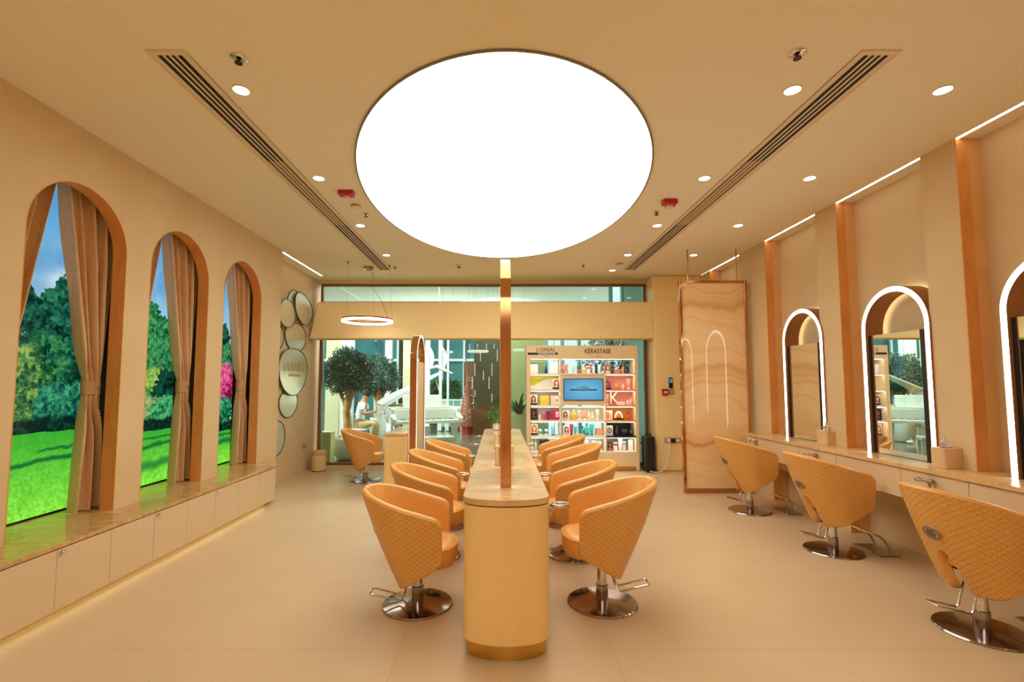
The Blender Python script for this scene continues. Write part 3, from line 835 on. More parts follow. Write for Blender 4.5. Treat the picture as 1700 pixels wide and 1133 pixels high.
# ------------------------------------------------------------------ island
IX = .04
def capsule(hw, y0, y1, d, n=24):
    """long table outline with shallow curved ends"""
    return [(hw * cos(pi + pi * i / n), y0 + d + d * sin(pi + pi * i / n)) for i in range(n + 1)] + [(hw * cos(pi * i / n), y1 - d + d * sin(pi * i / n)) for i in range(n + 1)]
t = thing('styling_island', 'long narrow champagne island counter with a rounded end and stone top', 'counter', (IX, 0, 0))
MB().prism(capsule(.222, 2.715, 6.88, .115), 2, 0, .086).build('plinth', M_gold, t)
MB().prism(capsule(.243, 2.695, 6.90, .125), 2, .086, .818).build('body', M_drum, t)
MB().prism(capsule(.228, 2.71, 6.89, .118), 2, .816, .826).build('shadow_gap', mat('gap_brown', '#5a3a22', 0.7), t)
MB().prism(capsule(.247, 2.69, 6.905, .127), 2, .826, .860).build('top', M_stone, t, bev=.002)

def arch_outline(r, zs, n=40): return [(-r, 0)] + [(r * cos(pi - pi * i / n), zs + r * sin(pi - pi * i / n)) for i in range(n + 1)] + [(r, 0)]
def island_mirror(y, label):
    t = thing('island_arch_mirror', label, 'mirror', (IX, y, .860), 0, 'double-sided arch mirrors on the island')
    R, zs, w = .37, 1.14, .033
    MB().ring(arch_outline(R, zs), arch_outline(R - .006, zs), 0, -w, w, closed=False).ring(arch_outline(R - .0061, zs), arch_outline(R - .045, zs), 0, -w + .008, w - .008, closed=False).build('frame', M_bronze, t)
    for s in (-1, 1):
        MB().ring(arch_outline(R - .010, zs), arch_outline(R - .040, zs), 0, s * (w - .0081), s * (w - .006), closed=False).build('led_strip', M_led, t)
    m = MB().box(-.012, .012, -.325, .325, .002, 1.10).build('mirror_panel', M_mirror, t, smooth=0)
    for q in (-.325, .30): MB().box(-.0135, .0135, q, q + .025, .002, 1.10).build('side_channel', M_black, m, smooth=0)
for k, y in enumerate((3.39, 4.33, 5.26, 6.19)):
    island_mirror(y, 'bronze arch mirror standing edge-on upon the island, %s from the camera' % ('first', 'second', 'third', 'fourth')[k])
M_tbox = mat('tissue_box_tan', '#deb98a', 0.5)
def tissue_box(loc, dims, rz, label, tissue=True):
    t = thing('tissue_box', label, 'tissue box', loc, rz, 'tissue boxes'); w, d, h = dims
    MB().prism(rrect(w, d, .018), 2, 0, h).build('box', M_tbox, t, bev=.004)
    MB().prism(rrect(w * .6, d * .35, .012), 2, h, h + .0015).build('opening', M_black, t)
    if tissue:
        def fn(u, v): return ((u - .5) * w * .5 * (1 - .3 * v) + .012 * sin(9 * v), .012 * sin(7 * u + 5 * v) + .01 * v, h + .09 * v * (.65 + .35 * sin(3 * u + .4)))
        MB().grid(fn, 12, 8).build('tissue', M_white, t, smooth=80, solid=.001)
tissue_box((IX, 3.86, .860), (.145, .14, .15), 0, 'pale tissue box between the first two island mirrors', False)
tissue_box((IX - .02, 4.80, .860), (.145, .14, .15), 0, 'pale tissue box between the second and third island mirrors', False)
t = thing('potted_boxwood', 'small round green potted bush on the far end of the island', 'plant', (-.02, 6.68, .860))
MB().lathe([(.05, 0), (.07, .01), (.075, .09), (.066, .092)], 24).build('pot', M_white, t)
def leaf_cloud(c, r, n, size, rng, sc=(1, 1, 1), shell=.55):
    mb = MB()
    for _ in range(n):
        d = Vector(rng.normal(size=3)); d.normalize(); q = r * (shell + (1 - shell) * rng.random() ** .6)
        p = Vector((c[0] + d.x * q * sc[0], c[1] + d.y * q * sc[1], c[2] + d.z * q * sc[2]))
        a = Vector(rng.normal(size=3)) * .8 + d; a.normalize(); b = a.cross(Vector(rng.normal(size=3)))
        if b.length < 1e-4: continue
        b.normalize(); s = size * (.7 + .7 * rng.random())
        mb.add([p, p + a * s * .5 + b * s * .22, p + a * s, p + a * s * .5 - b * s * .22], [(0, 1, 2, 3)])
    return mb
RNG = np.random.default_rng(5)
M_leaf = noisy('boxwood_leaf', '#3f7a34', '#6aa04a', scale=40, rough=.5)
leaf_cloud((0, 0, .19), .125, 900, .03, RNG).build('foliage', M_leaf, t, smooth=0, fix=False)

# dryer holders: a chrome ring cup on a curved bracket
def holder(loc, rz, label, group):
    t = thing('dryer_holder', label, 'holder', loc, rz, group)
    # local: wall at x = 0, ring reaches out along +x
    a = [(.068 + .058 * cos(2 * pi * i / 36), .046 * sin(2 * pi * i / 36)) for i in range(36)]
    b = [(.068 + .045 * cos(2 * pi * i / 36), .034 * sin(2 * pi * i / 36)) for i in range(36)]
    MB().ring(a, b, 2, -.004, .014).build('ring', M_chrome, t, bev=.003)
    def fn(u, v):
        ang = -.75 + 1.5 * u; r = .045
        return (.004 + .03 * v * cos(ang) + (0.02 if v > .5 else 0) * v, r * sin(ang) * (1 - .25 * (1 - v)), .008 - .075 * (1 - v))
    MB().grid(fn, 12, 8).build('bracket', M_chrome, t, smooth=80, solid=.003)
    return t
h0 = holder((IX + .243, 2.86, .79), 0, 'chrome dryer holder on the display side of the island, first from the camera', 'dryer holders on the island')
for k, y in enumerate((3.80, 4.73, 5.62)): dup(h0, (IX + .243, y, .79), 0, 'chrome dryer holder on the display side of the island, %s from the camera' % ('second', 'third', 'fourth')[k])
for k, y in enumerate((3.80, 4.73, 5.62, 6.5)): dup(h0, (IX - .243, y, .79), pi, 'chrome dryer holder on the window side of the island, %s from the camera' % ('first', 'second', 'third', 'fourth')[k])

# ------------------------------------------------------------------ wall counter on the mirror side
CT = .85; Y1 = 6.436; Y0 = -2.0
mb = MB().box(3.25, XR - .001, Y0, Y1, CT - .03, CT)
pe = sorted(piers[2:], key=lambda p: p[0]); lo = Y0
for a, b in pe + [(6.321, 6.996)]:
    if a - .01 > lo: mb.box(XR - .001, 3.728, lo + .004, a - .012, CT - .03, CT)
    lo = b
tag(mb.build('vanity_worktop', M_stone, None, smooth=0), 'long stone worktop running under the arched wall mirrors', 'worktop')
units = [Y1, 5.323, 4.748, 3.988, 3.414, 2.65, 2.08, 1.30, .72, -.05, -.62, -1.4]
ulab = ['farthest', 'second farthest', 'third farthest', 'fourth farthest', 'fifth farthest', 'sixth farthest']
for k in range(len(units) - 1):
    b, a = units[k], units[k + 1]; h = (b - a) / 2
    lab = 'beige drawer unit under the wall worktop, %s from the camera' % ulab[k] if k < 5 else 'beige drawer unit under the worktop behind the photo edge'
    r = thing('vanity_drawer_unit', lab, 'drawer unit', (3.27, (a + b) / 2, .575), 0, 'wall counter drawer units')
    MB().box(.02, .262, -h, h, 0, CT - .031 - .575).build('body', M_lac, r, smooth=0)
    MB().box(0, .019, -h + .002, h - .002, .001, CT - .036 - .575).build('drawer_front', M_lac, r, bev=.0015, smooth=0)
mb = MB(); lo = Y0
for a, b in pe + [(6.321, 6.996)]:
    if a - .01 > lo: mb.box(3.60, 3.728, lo + .004, a - .012, .40, .573)
    lo = b
tag(mb.build('counter_apron', M_lac, None, smooth=0), 'recessed beige panel under the wall counter drawers', 'panel')
for (y, l) in ((6.20, 'at the onyx panel end'), (5.03, 'behind the middle wall-side chair'), (3.70, 'behind the chair cut by the photo edge')):
    dup(h0, (3.27, y, .770), pi, 'chrome dryer holder on the wall counter drawers ' + l, 'dryer holders on the wall counter')
tissue_box((3.50, 5.20, CT), (.13, .155, .148), .08, 'tan tissue box beside the farthest arched wall mirror')
tissue_box((3.46, 3.775, CT), (.16, .115, .155), .08, 'tan tissue box beside the middle arched wall mirror')

def wall_mirror(y, label):
    t = thing('wall_arch_mirror', label, 'mirror', (3.52, y, CT), 0, 'arched wall mirrors with light strips')
    R, zs = .37, 1.15
    MB().ring(arch_outline(R, zs), arch_outline(R - .05, zs), 0, .004, .168, closed=False).ring(arch_outline(R, zs), arch_outline(R - .0025, zs), 0, -.002, .0039, closed=False).ring(arch_outline(R - .047, zs), arch_outline(R - .05, zs), 0, -.002, .0039, closed=False).build('frame', M_bandbrown, t)
    MB().ring(arch_outline(R - .003, zs), arch_outline(R - .0465, zs), 0, 0, .0038, closed=False).build('led_strip', M_led, t)
    MB().ring(arch_outline(R - .012, zs), arch_outline(R - .036, zs), 0, .168, .174, closed=False).build('halo_strip', M_halo, t)
    m = MB().box(.030, .10, -.242, .301, .004, 1.105).build('mirror_panel', M_mirror, t, smooth=0)
    for q, e in ((-.3195, -.243), (.302, .3195)): MB().box(.026, .10, q, e, .004, 1.105).build('side_channel', M_black, t, smooth=0)
    m.rotation_euler = (0, 0, MIRROR_YAW)
    return t
for y, l in ((5.60, 'arched wall mirror with white light strip nearest the onyx panel'), (4.29, 'arched wall mirror with white light strip between the two tissue boxes'), (2.995, 'arched wall mirror with white light strip cut by the photo edge')):
    wall_mirror(y, l)

def footrest(y, label):
    t = thing('footrest', label, 'footrest', (3.385, y, 0), 0, 'chrome footrests')
    MB().box(-.085, .085, -.165, .165, 0, .012).build('base_plate', M_darkchrome, t, bev=.003)
    for s in (-1, 1):
        MB().tube([(.055 - .135 * (k / 10) ** 1.5, s * .085, .01 + .155 * sin(pi / 2 * k / 10)) for k in range(11)], .011, 10).build('leg', M_chrome, t)
    MB().tube([(-.085, -.155, .172), (-.085, .155, .172)], .011, 12, flat=.6).build('bar', M_chrome, t)
footrest(5.77, 'chrome footrest on the floor by the chair before the onyx panel')
footrest(4.44, 'chrome footrest on the floor by the chair at the middle arched mirror')
footrest(3.03, 'chrome footrest by the chair cut by the photo edge')

# ------------------------------------------------------------------ hanging onyx panel
def onyx():
    nt = NT('honey_onyx'); p = principled(nt, S('#eec48c'), 0.30, spec=.5, coat=1.0, coat_rough=.02)
    tc = nt.n('TexCoord'); sp = nt.n('SeparateXYZ'); nt.l(tc.outputs['Object'], sp.inputs[0])
    mp = nt.n('Mapping'); mp.inputs['Scale'].default_value = (1.0, 1, .8); nt.l(tc.outputs['Object'], mp.inputs['Vector'])
    n1 = nt.n('TexNoise', Scale=1.5, Detail=1.5, Roughness=.4); nt.l(mp.outputs[0], n1.inputs['Vector'])
    n2 = nt.n('TexNoise', Scale=5.0, Detail=4, Roughness=.5); nt.l(mp.outputs[0], n2.inputs['Vector'])
    h = nt.math('ADD', nt.math('ADD', sp.outputs['Z'], nt.math('MULTIPLY', n1.outputs['Fac'], .85)), nt.math('MULTIPLY', n2.outputs['Fac'], .10))
    def band(freq, off, pw):
        q = nt.math('SINE', nt.math('ADD', nt.math('MULTIPLY', h, freq), off))
        return nt.math('POWER', nt.math('ADD', nt.math('MULTIPLY', q, .5), .5), pw)
    b = nt.math('ADD', nt.math('MULTIPLY', band(6.5, .4, 3), .5), nt.math('ADD', nt.math('MULTIPLY', band(23, 1.1, 6), .32), nt.math('MULTIPLY', band(61, 2, 3), .13)))
    rp = nt.n('ValToRGB'); e = rp.color_ramp.elements
    e[0].position = 0; e[0].color = (*S('#fbd9a2'), 1); e[1].position = 1; e[1].color = (*S('#d6945a'), 1)
    k = e.new(.45); k.color = (*S('#f6ca8c'), 1)
    nt.l(b, rp.inputs['Fac']); nt.l(rp.outputs['Color'], p.inputs['Base Color'])
    MATS['honey_onyx'] = nt.m; return nt.m
t = thing('onyx_screen', 'tall honey onyx screen in a bronze frame hung from the ceiling', 'screen', (3.005, 6.728, .03))
w, hh, f = .476, 2.92, .035
MB().box(-w + f, w - f, -.012, .012, f, hh - f).build('onyx_slab', onyx(), t, smooth=0)
for nm_, bx in (('frame_post', (-w, -w + f, 0, hh)), ('frame_post', (w - f, w, 0, hh)), ('frame_rail', (-w + f, w - f, 0, f)), ('frame_rail', (-w + f, w - f, hh - f, hh))):
    MB().box(bx[0], bx[1], -.03, .03, bx[2], bx[3]).build(nm_, M_bronze, t, bev=.003, smooth=0)
for x in (-.338, .352): MB().cyl((x, 0, hh), (x, 0, H - .031), .009, 12).build('hanging_rod', M_bronze, t)
MB().box(-w, w, -.02, .02, -.029, 0).build('floor_track', M_bronze, t, smooth=0)

# ------------------------------------------------------------------ small styling station on the window side
t = thing('styling_station', 'small cream styling station with its back to the island chairs', 'counter', (-1.30, 6.72, 0))
MB().box(-.16, .105, -.46, .46, .0, .09).build('plinth', M_gold, t, smooth=0)
MB().box(-.175, .115, -.48, .48, .088, .826).build('body', M_drum, t, bev=.012)
MB().box(-.18, .115, -.485, .485, .828, .860).build('top', M_stone, t, bev=.003)
t = thing('arch_mirror', 'tall bronze arch mirror standing behind the small styling station', 'mirror', (-1.137, 6.74, 0))
R, zs, w = .362, 1.81, .045
MB().ring(arch_outline(R, zs), arch_outline(R - .03, zs), 0, -w, w, closed=False).build('frame', M_bronze, t)
for s in (-1, 1): MB().ring(arch_outline(R - .002, zs), arch_outline(R - .026, zs), 0, s * w, s * (w + .0015), closed=False).build('led_strip', emit('led_soft', (1, .93, .84), 2.2), t)
MB().box(.006, .030, -.33, .33, .004, 1.80).build('back_panel', mat('panel_cream', '#e6c894', 0.45), t, smooth=0)
m = MB().box(-.03, .004, -.33, .33, .864, 1.80).build('mirror_panel', M_mirror, t, smooth=0)
MB().box(.030, .038, -.28, -.20, 1.42, 1.49).build('switch', M_white, t, bev=.002)

# ------------------------------------------------------------------ ring pendant
t = thing('ring_pendant', 'glowing ring pendant lamp on thin cables before the shop window', 'pendant lamp', (-2.12, 7.70, 2.50))
ci = lambda r, n=64: [(r * cos(2 * pi * i / n), r * sin(2 * pi * i / n)) for i in range(n)]
MB().ring(ci(.405), ci(.358), 2, .012, .036).build('housing', M_bronze, t)
MB().ring(ci(.403), ci(.360), 2, -.018, .012).build('diffuser', emit('ring_glow', (1, .93, .80), 8), t)
MB().lathe([(.07, H - 2.5 - .045), (.085, H - 2.5 - .04), (.085, H - 2.5 - .001)], 28, (-.02, .06, 0)).build('canopy', M_bronze, t)
cab = MB()
for (x, y, tx, ty) in ((-.37, .12, -.24, -.30), (.37, .12, .352, -.05), (-.0, .375, -.0, .33)):
    cab.tube([(x, y, .033), (tx, ty, H - 2.5 - .01)], .0014, 5)
for (tx, ty) in ((-.24, -.30), (.352, -.05)): cab.cyl((tx, ty, H - 2.5 - .03), (tx, ty, H - 2.5 - .001), .012, 10)
cab.build('suspension_cable', mat('cable_bronze', '#8a6034', .5), t)
pts = [(.36, -.12, .033), (.27, .0, .20), (.20, .03, .36), (.06, .04, .55), (.05, .04, .66), (.07, .05, .74), (.02, .06, .84), (-.02, .06, H - 2.5 - .04)]
MB().tube(pts, .003, 6).build('power_cord', mat('cord_brown', '#6a4a28', .6), t)
# ------------------------------------------------------------------ product display unit in the shop window
UY = 8.40
def UX(px): return (px - 829) * .010533
def UZ(py): return 2.162 - (py - 574) * .01038
M_unit = mat('unit_wood', '#f4dbae', 0.45)
M_shelf = mat('unit_white', '#f1e6d2', 0.4)
M_ulight = emit('unit_light', (1, .95, .87), 16)
M_print = painted('carton_print')
u = thing('product_display', 'tall lit wooden display unit full of hair products by the shop window', 'display unit', (UX(966), UY, 0))
ox = UX(966)
def ubox(name, x0, x1, z0, z1, y0, y1, m, par=None, bev=0):
    return MB().box(UX(x0) - ox, UX(x1) - ox, y0, y1, UZ(z1), UZ(z0)).build(name, m, par or u, smooth=0, bev=bev)
DEP = .32
ubox('side_panel', 874, 880, 574, 782, 0, DEP, M_unit); ubox('side_panel', 1053, 1058, 574, 782, 0, DEP, M_unit)
sign = ubox('sign_board', 880.05, 1052.95, 574, 597, 0, DEP, M_unit)
ubox('divider', 929, 931, 597, 755, .004, DEP, M_shelf); ubox('divider', 1003, 1005, 624, 755, .004, DEP, M_shelf)
for y in (621, 648, 674.5, 699.5, 725.5): ubox('shelf', 880.05, 928.95, y, y + 2.6, .002, DEP, M_shelf)
for y in (621, 699.5, 725.5): ubox('shelf', 931.05, 1002.95, y, y + 2.6, .002, DEP, M_shelf)
for y in (621, 648, 674.5, 699.5, 725.5):
    m = {648: mat('unit_pink', '#e59a80', 0.4), 674.5: mat('unit_pink', '#e59a80', 0.4), 699.5: mat('unit_amber', '#dd9a2a', 0.4), 725.5: mat('unit_black', '#15161a', 0.35)}.get(y, M_shelf)
    ubox('shelf', 1005.05, 1052.95, y, y + 2.6, .002, DEP, m)
ubox('base_shelf', 880.05, 1052.95, 751, 755, 0, DEP, M_shelf)
ubox('base_panel', 880.05, 1052.95, 755, 775, .005, DEP, M_unit); ubox('kick_board', 880.05, 1052.95, 775, 782, .02, DEP - .02, M_gold)
ubox('screen_surround', 931.05, 1002.95, 624, 674, .01, .20, M_unit)
for (x0, x1, y0, y1, c, n_) in ((1005.05, 1052.95, 623.7, 648, '#efb09a', 'pink'), (1005.05, 1052.95, 650.7, 674.4, '#efae98', 'pink'), (1005.05, 1052.95, 677.2, 699.4, '#e0b13e', 'amber'), (1005.05, 1052.95, 702.2, 725.4, '#101418', 'black'),
                             (880.05, 928.95, 650.7, 674.4, '#e4d9c4', 'cream'), (880.05, 928.95, 677.2, 699.4, '#d9d3ac', 'cream'), (931.05, 1002.95, 677.2, 699.4, '#c9d6c8', 'pale')):
    ubox('back_panel', x0, x1, y0, y1, DEP - .012, DEP, mat('unit_back_' + n_ + c, c, 0.5))
lime = np.zeros((40, 90, 3)); xs = np.arange(90) / 90; lime[:] = hexa('#f4f3ec')
for i in range(90):
    yy = int(13 + 9 * sin(1.2 + 5.2 * xs[i]) - 4 * xs[i]); lime[:max(yy + 8, 2), i] = hexa('#c9d02e'); lime[:max(int(6 + 5 * sin(3 * xs[i] + 1)), 0), i] = hexa('#dfe06a')
picture('back_panel', lime, M_print, u, (UX(880.2) - ox, DEP - .02, UZ(647.8)), (UX(928.8) - UX(880.2), 0, 0), (0, 0, UZ(624) - UZ(647.8)))
for (x0, x1, y) in ((882, 927, 597.1), (933, 1051, 597.1), (882, 927, 623.8), (882, 927, 650.8), (882, 927, 677.3), (882, 927, 702.3), (882, 927, 728.3), (933, 1001, 702.3), (933, 1001, 728.3), (933, 1001, 677.3),
                     (1007, 1051, 623.8), (1007, 1051, 650.8), (1007, 1051, 677.3), (1007, 1051, 702.3), (1007, 1051, 728.3)):
    ubox('shelf_light', x0, x1, y, y + .3, .02, .05, M_ulight)
M_ink = mat('ink_black', '#15151a', 0.5); RF = (pi / 2, 0, 0)
def sgn(body, x, y, size, m=M_ink, sx=1.0, bold=0, name='lettering', par=None, yy=-.001):
    return text(name, body, size, m, par or sign, (UX(x) - ox, yy, UZ(y)), RF, sx=sx, ext=.001, bold=bold)
sgn("L'OR\u00c9AL", 906, 581.5, .088, sx=1.02, bold=.0005)
MB().box(UX(875.8) - ox, UX(926) - ox, -.002, .001, UZ(589.7), UZ(586)).build('sign_bar', M_ink, sign, smooth=0)
sgn('PROFESSIONNEL', 908, 588, .037, M_white, sx=1.12, bold=.001, yy=-.003)
sgn('PARIS', 907.5, 592.2, .022, sx=1.6)
sgn('K\u00c9RASTASE', 992, 584, .112, sx=.80, bold=.0012)
sgn('PARIS', 993, 592.2, .022, sx=1.6)

t = thing('display_screen', 'flat screen with a blue picture in the middle of the product display', 'screen', (UX(967.5), UY, UZ(648)))
sw, sh = (UX(1000.5) - UX(934.8)) / 2, (UZ(630) - UZ(666.5)) / 2
MB().box(-sw, sw, -.012, .009, -sh, sh).build('bezel', mat('screen_bezel', '#26303a', .3), t, smooth=0, bev=.002)
blue = np.zeros((36, 64, 3)); yy_, xx_ = np.mgrid[0:36, 0:64]; rr_ = np.sqrt(((xx_ - 34) / 40) ** 2 + ((yy_ - 18) / 26) ** 2)
blue[:] = hexa('#6fbce0'); blend(blue, np.clip(rr_ - .35, 0, 1) * .9, hexa('#3a7fb8'))
picture('screen_picture', blue, painted('screen_glow', emission=.95), t, (-sw + .012, -.0125, -sh + .012), (2 * sw - .024, 0, 0), (0, 0, 2 * sh - .024))
text('lettering', "L'OR\u00c9AL", .058, M_ink, t, (0, -.0135, .035), RF, sx=1.0)
MB().box(-.235, .235, -.0145, -.0128, -.014, .006).build('picture_bar', M_ink, t, smooth=0)
text('small_lettering', 'PROFESSIONNEL', .021, mat('bar_blue', '#5b8fb0', .5), t, (0, -.0148, -.004), RF, sx=1.1)
text('small_lettering', 'PARIS', .016, M_ink, t, (0, -.0135, -.027), RF, sx=1.4)

# products: pixel columns of the unit front give centre x, width, shelf line and height
def portrait(bg, hair, skin, cap, n=(26, 34), seed=0):
    w, h = n; im = np.zeros((h, w, 3)); im[:] = hexa(bg); y, x = np.mgrid[0:h, 0:w]; x = (x + .5) / w; y = (y + .5) / h
    s = .06 * ((seed % 3) - 1)
    blend(im, (((x - .5 - s) / .36) ** 2 + ((y - .42) / .36) ** 2 < 1).astype(float), hexa(hair))
    blend(im, ((np.abs(x - .5 - s) < .36) & (y > .42) & (y < .80)).astype(float), hexa(hair))
    blend(im, (((x - .52 - s) / .19) ** 2 + ((y - .40) / .20) ** 2 < 1).astype(float), hexa(skin))
    blend(im, (((x - .5) / .34) ** 2 + ((y - .90) / .26) ** 2 < 1).astype(float), hexa(skin))
    blend(im, ((np.abs(x - .52 - s) < .06) & (np.abs(y - .5) < .013)).astype(float), hexa('#9a4a44'))
    for e in (-.07, .07): blend(im, ((np.abs(x - .52 - s - e) < .03) & (np.abs(y - .38) < .014)).astype(float), hexa('#3a241c'))
    if cap: blend(im, (y > .80).astype(float), hexa(cap))
    return im
GP = 'hair products on the display unit'
def prod_loc(px, sy): return (UX(px) , UY + .12, UZ(sy))
def carton(px, sy, wpx, hpx, col, label, name='product_carton', img=None, stripe=None, dep=.05, y=None):
    w, h = wpx * .0106, hpx * .0104; L = prod_loc(px, sy); L = (L[0], y or L[1], L[2])
    t = thing(name, label, 'box', L, 0, GP)
    MB().box(-w / 2, w / 2, 0, dep, 0, h).build('carton', mat('carton_' + col, col, .45), t, bev=.002, smooth=0)
    if img is not None: picture('printed_front', img, M_print, t, (-w / 2 + .003, -.001, .003), (w - .006, 0, 0), (0, 0, h - .006))
    if stripe: MB().box(-w / 2 + .002, w / 2 - .002, -.0015, 0, h * .62, h * .86).build('label_band', mat('label_' + stripe, stripe, .5), t, smooth=0)
    return t
def bottle(px, sy, wpx, hpx, col, label, cap='#f2efe8', kind='bottle', band=None):
    r, h = wpx * .0106 / 2, hpx * .0104; t = thing('product_' + kind, label, kind, prod_loc(px, sy), 0, GP)
    m = mat('pack_' + col, col, .3, spec=.5); mc = mat('cap_' + cap, cap, .35)
    if kind == 'tube':                    # standing on its cap, flat crimped top
        mb = MB(); N = 20
        for (k, z) in ((.72, .16), (.8, .3), (.95, .6), (1.05, .9), (1.08, 1.0)):
            for j in range(N):
                a = 2 * pi * j / N; fl = 1 - max(0, (z - .2)) * 1.1
                mb.v.append((r * k * cos(a), r * k * sin(a) * max(fl, .12), h * z))
        for i in range(4):
            for j in range(N): mb.f.append((i * N + j, i * N + (j + 1) % N, (i + 1) * N + (j + 1) % N, (i + 1) * N + j))
        mb.f.append(tuple(range(N))[::-1]); mb.f.append(tuple(4 * N + j for j in range(N)))
        mb.build('tube', m, t); MB().lathe([(r * .74, 0), (r * .74, h * .165)], 20).build('cap', mc, t, bev=.001)
    elif kind == 'jar':
        MB().lathe([(r * .94, 0), (r, h * .06), (r, h * .62), (r * .92, h * .66)], 24).build('body', m, t); MB().lathe([(r * .98, h * .66), (r * .98, h * .97), (r * .9, h)], 24).build('lid', mc, t)
    else:
        MB().lathe([(r * .9, 0), (r, h * .03), (r, h * .60), (r * .82, h * .68), (r * .38, h * .73), (r * .38, h * .78)], 24).build('body', m, t)
        MB().lathe([(r * .44, h * .78), (r * .44, h * .97), (r * .36, h)], 16).build('cap', mc, t)
    if band:
        z0, z1 = (.25, .5) if kind != 'tube' else (.35, .55)
        if kind != 'tube': MB().lathe([(r * 1.01, h * z0), (r * 1.01, h * z1)], 24).build('label_band', mat('label_' + band, band, .5), t)
    return t
def standee(px, sy, wpx, hpx, img, label): return carton(px, sy, wpx, hpx, '#e8e2d8', label, name='portrait_card', img=img, dep=.015)
R1, R2, R3, R4, R5, R6 = 621, 648, 674.5, 699.5, 725.5, 751
# row 1
carton(887, R1, 13.5, 15.5, '#f4f2ee', 'plain white carton at the left end of the top shelf')
bottle(907, R1, 5, 12.5, '#2b3346', 'dark bottle alone in the middle of the top left compartment', cap='#15161c')
carton(921.5, R1, 12, 19, '#e9efec', 'tall pale display card at the right end of the top left compartment', name='display_card', dep=.008)
speck = np.zeros((20, 14, 3)); speck[:] = hexa('#cf9a86'); g_ = np.random.default_rng(3); speck[g_.random((20, 14)) > .62] = hexa('#7a4438'); speck[g_.random((20, 14)) > .8] = hexa('#f0d8cc')
carton(938.5, R1, 11, 16, '#cf9a86', 'square rose carton with a dark pattern on the top middle shelf', img=speck)
bottle(953.5, R1, 5, 13.5, '#dcc9b0', 'slim beige tube on the top middle shelf', kind='tube', cap='#f2efe8')
bottle(962, R1, 6, 12, '#9c6f62', 'brown jar on the top middle shelf', kind='jar', cap='#4b4a48')
carton(970.3, R1, 6.6, 11.5, '#c8c07a', 'short olive yellow carton on the top middle shelf', stripe='#e8e2b8')
carton(978.5, R1, 6, 13, '#f0e0d6', 'white carton with a red band on the top middle shelf', stripe='#d2423a')
carton(981.5, R1, 5.5, 16, '#d8564a', 'tall red carton behind the white one on the top middle shelf', y=UY + .20)
bottle(987.3, R1, 4, 15, '#f1ede6', 'slim white bottle on the top middle shelf', cap='#d8d2c8')
bottle(991.6, R1, 4.6, 15, '#1d2c40', 'navy tapered tube on the top shelf', kind='tube', cap='#1d2c40')
bottle(996.4, R1, 4.4, 15, '#e9edf0', 'white tapered tube beside the navy one on the top shelf', kind='tube')
carton(1011, R1, 10, 16, '#b76a5e', 'square dark rose carton with a picture on the top right shelf', img=portrait('#b86a60', '#5a2a28', '#e2b49c', None, seed=1))
carton(1027, R1, 9, 6.5, '#d9633a', 'low orange box on the top right shelf')
bottle(1036.4, R1, 4.2, 16, '#d98a5c', 'slim orange bottle on the top right shelf', cap='#8a4a2c')
bottle(1043, R1, 7.5, 11.5, '#353a38', 'black jar with a wide lid on the top right shelf', kind='jar', cap='#20242a')
# row 2
standee(924, R2, 12.5, 18, portrait('#e6c2a4', '#8a3d24', '#eec3a4', '#1f2a36', seed=2), 'portrait card of a red-haired woman on the second shelf')
carton(1010.6, R2, 11, 15.5, '#8a2a34', 'dark red carton with a portrait on the upper pink shelf', img=portrait('#a8565a', '#4a141e', '#c98a80', '#2a1820'))
bottle(1025, R2, 6.6, 13.5, '#dd8a4a', 'amber bottle on the upper pink shelf', cap='#c86a3a')
bottle(1036, R2, 5.2, 10, '#efb89a', 'small pale bottle on the upper pink shelf', cap='#f0d6c6')
bottle(1045, R2, 6.4, 18.5, '#ee9a86', 'tall pink tube on the upper pink shelf', kind='tube')
# row 3
standee(886.6, R3, 11.6, 17.5, portrait('#eadccb', '#3a241c', '#d8a486', '#1d3340'), 'portrait card of a dark-haired woman on the third shelf')
carton(904.5, R3, 14.6, 16, '#d6b63a', 'square mustard yellow carton on the third shelf')
ph = np.zeros((20, 18, 3)); ph[:] = hexa('#d2bca2'); ph[3:15, 11:16] = hexa('#f2ece2'); ph[7:13, 12:15] = hexa('#54362a')
carton(922, R3, 14, 16, '#d2bca2', 'square beige carton with a bottle picture on the third shelf', img=ph)
bottle(1008.8, R3, 5.6, 19, '#ee9c88', 'tall pink tube at the left end of the lower pink shelf', kind='tube')
k = thing('letter_stand', 'big pale letter K standing on the lower pink shelf', 'letter', (UX(1021), UY + .14, UZ(R3)), 0, GP)
text('letter', 'K', .325, mat('letter_cream', '#f3ecc8', .5), k, (0, 0, .113), RF, ext=.012, sx=.85)
carton(1032.5, R3, 12, 5.5, '#f3d6c8', 'low pink name block beside the letter on the lower pink shelf', name='name_block', stripe='#fff6ee')
bottle(1043.5, R3, 4.4, 10.5, '#f4e2d6', 'small white bottle on the lower pink shelf', cap='#e8b8a4')
bottle(1048.6, R3, 4.4, 12, '#f0d2c2', 'small pale pink bottle at the right end of the lower pink shelf', cap='#e8a890')
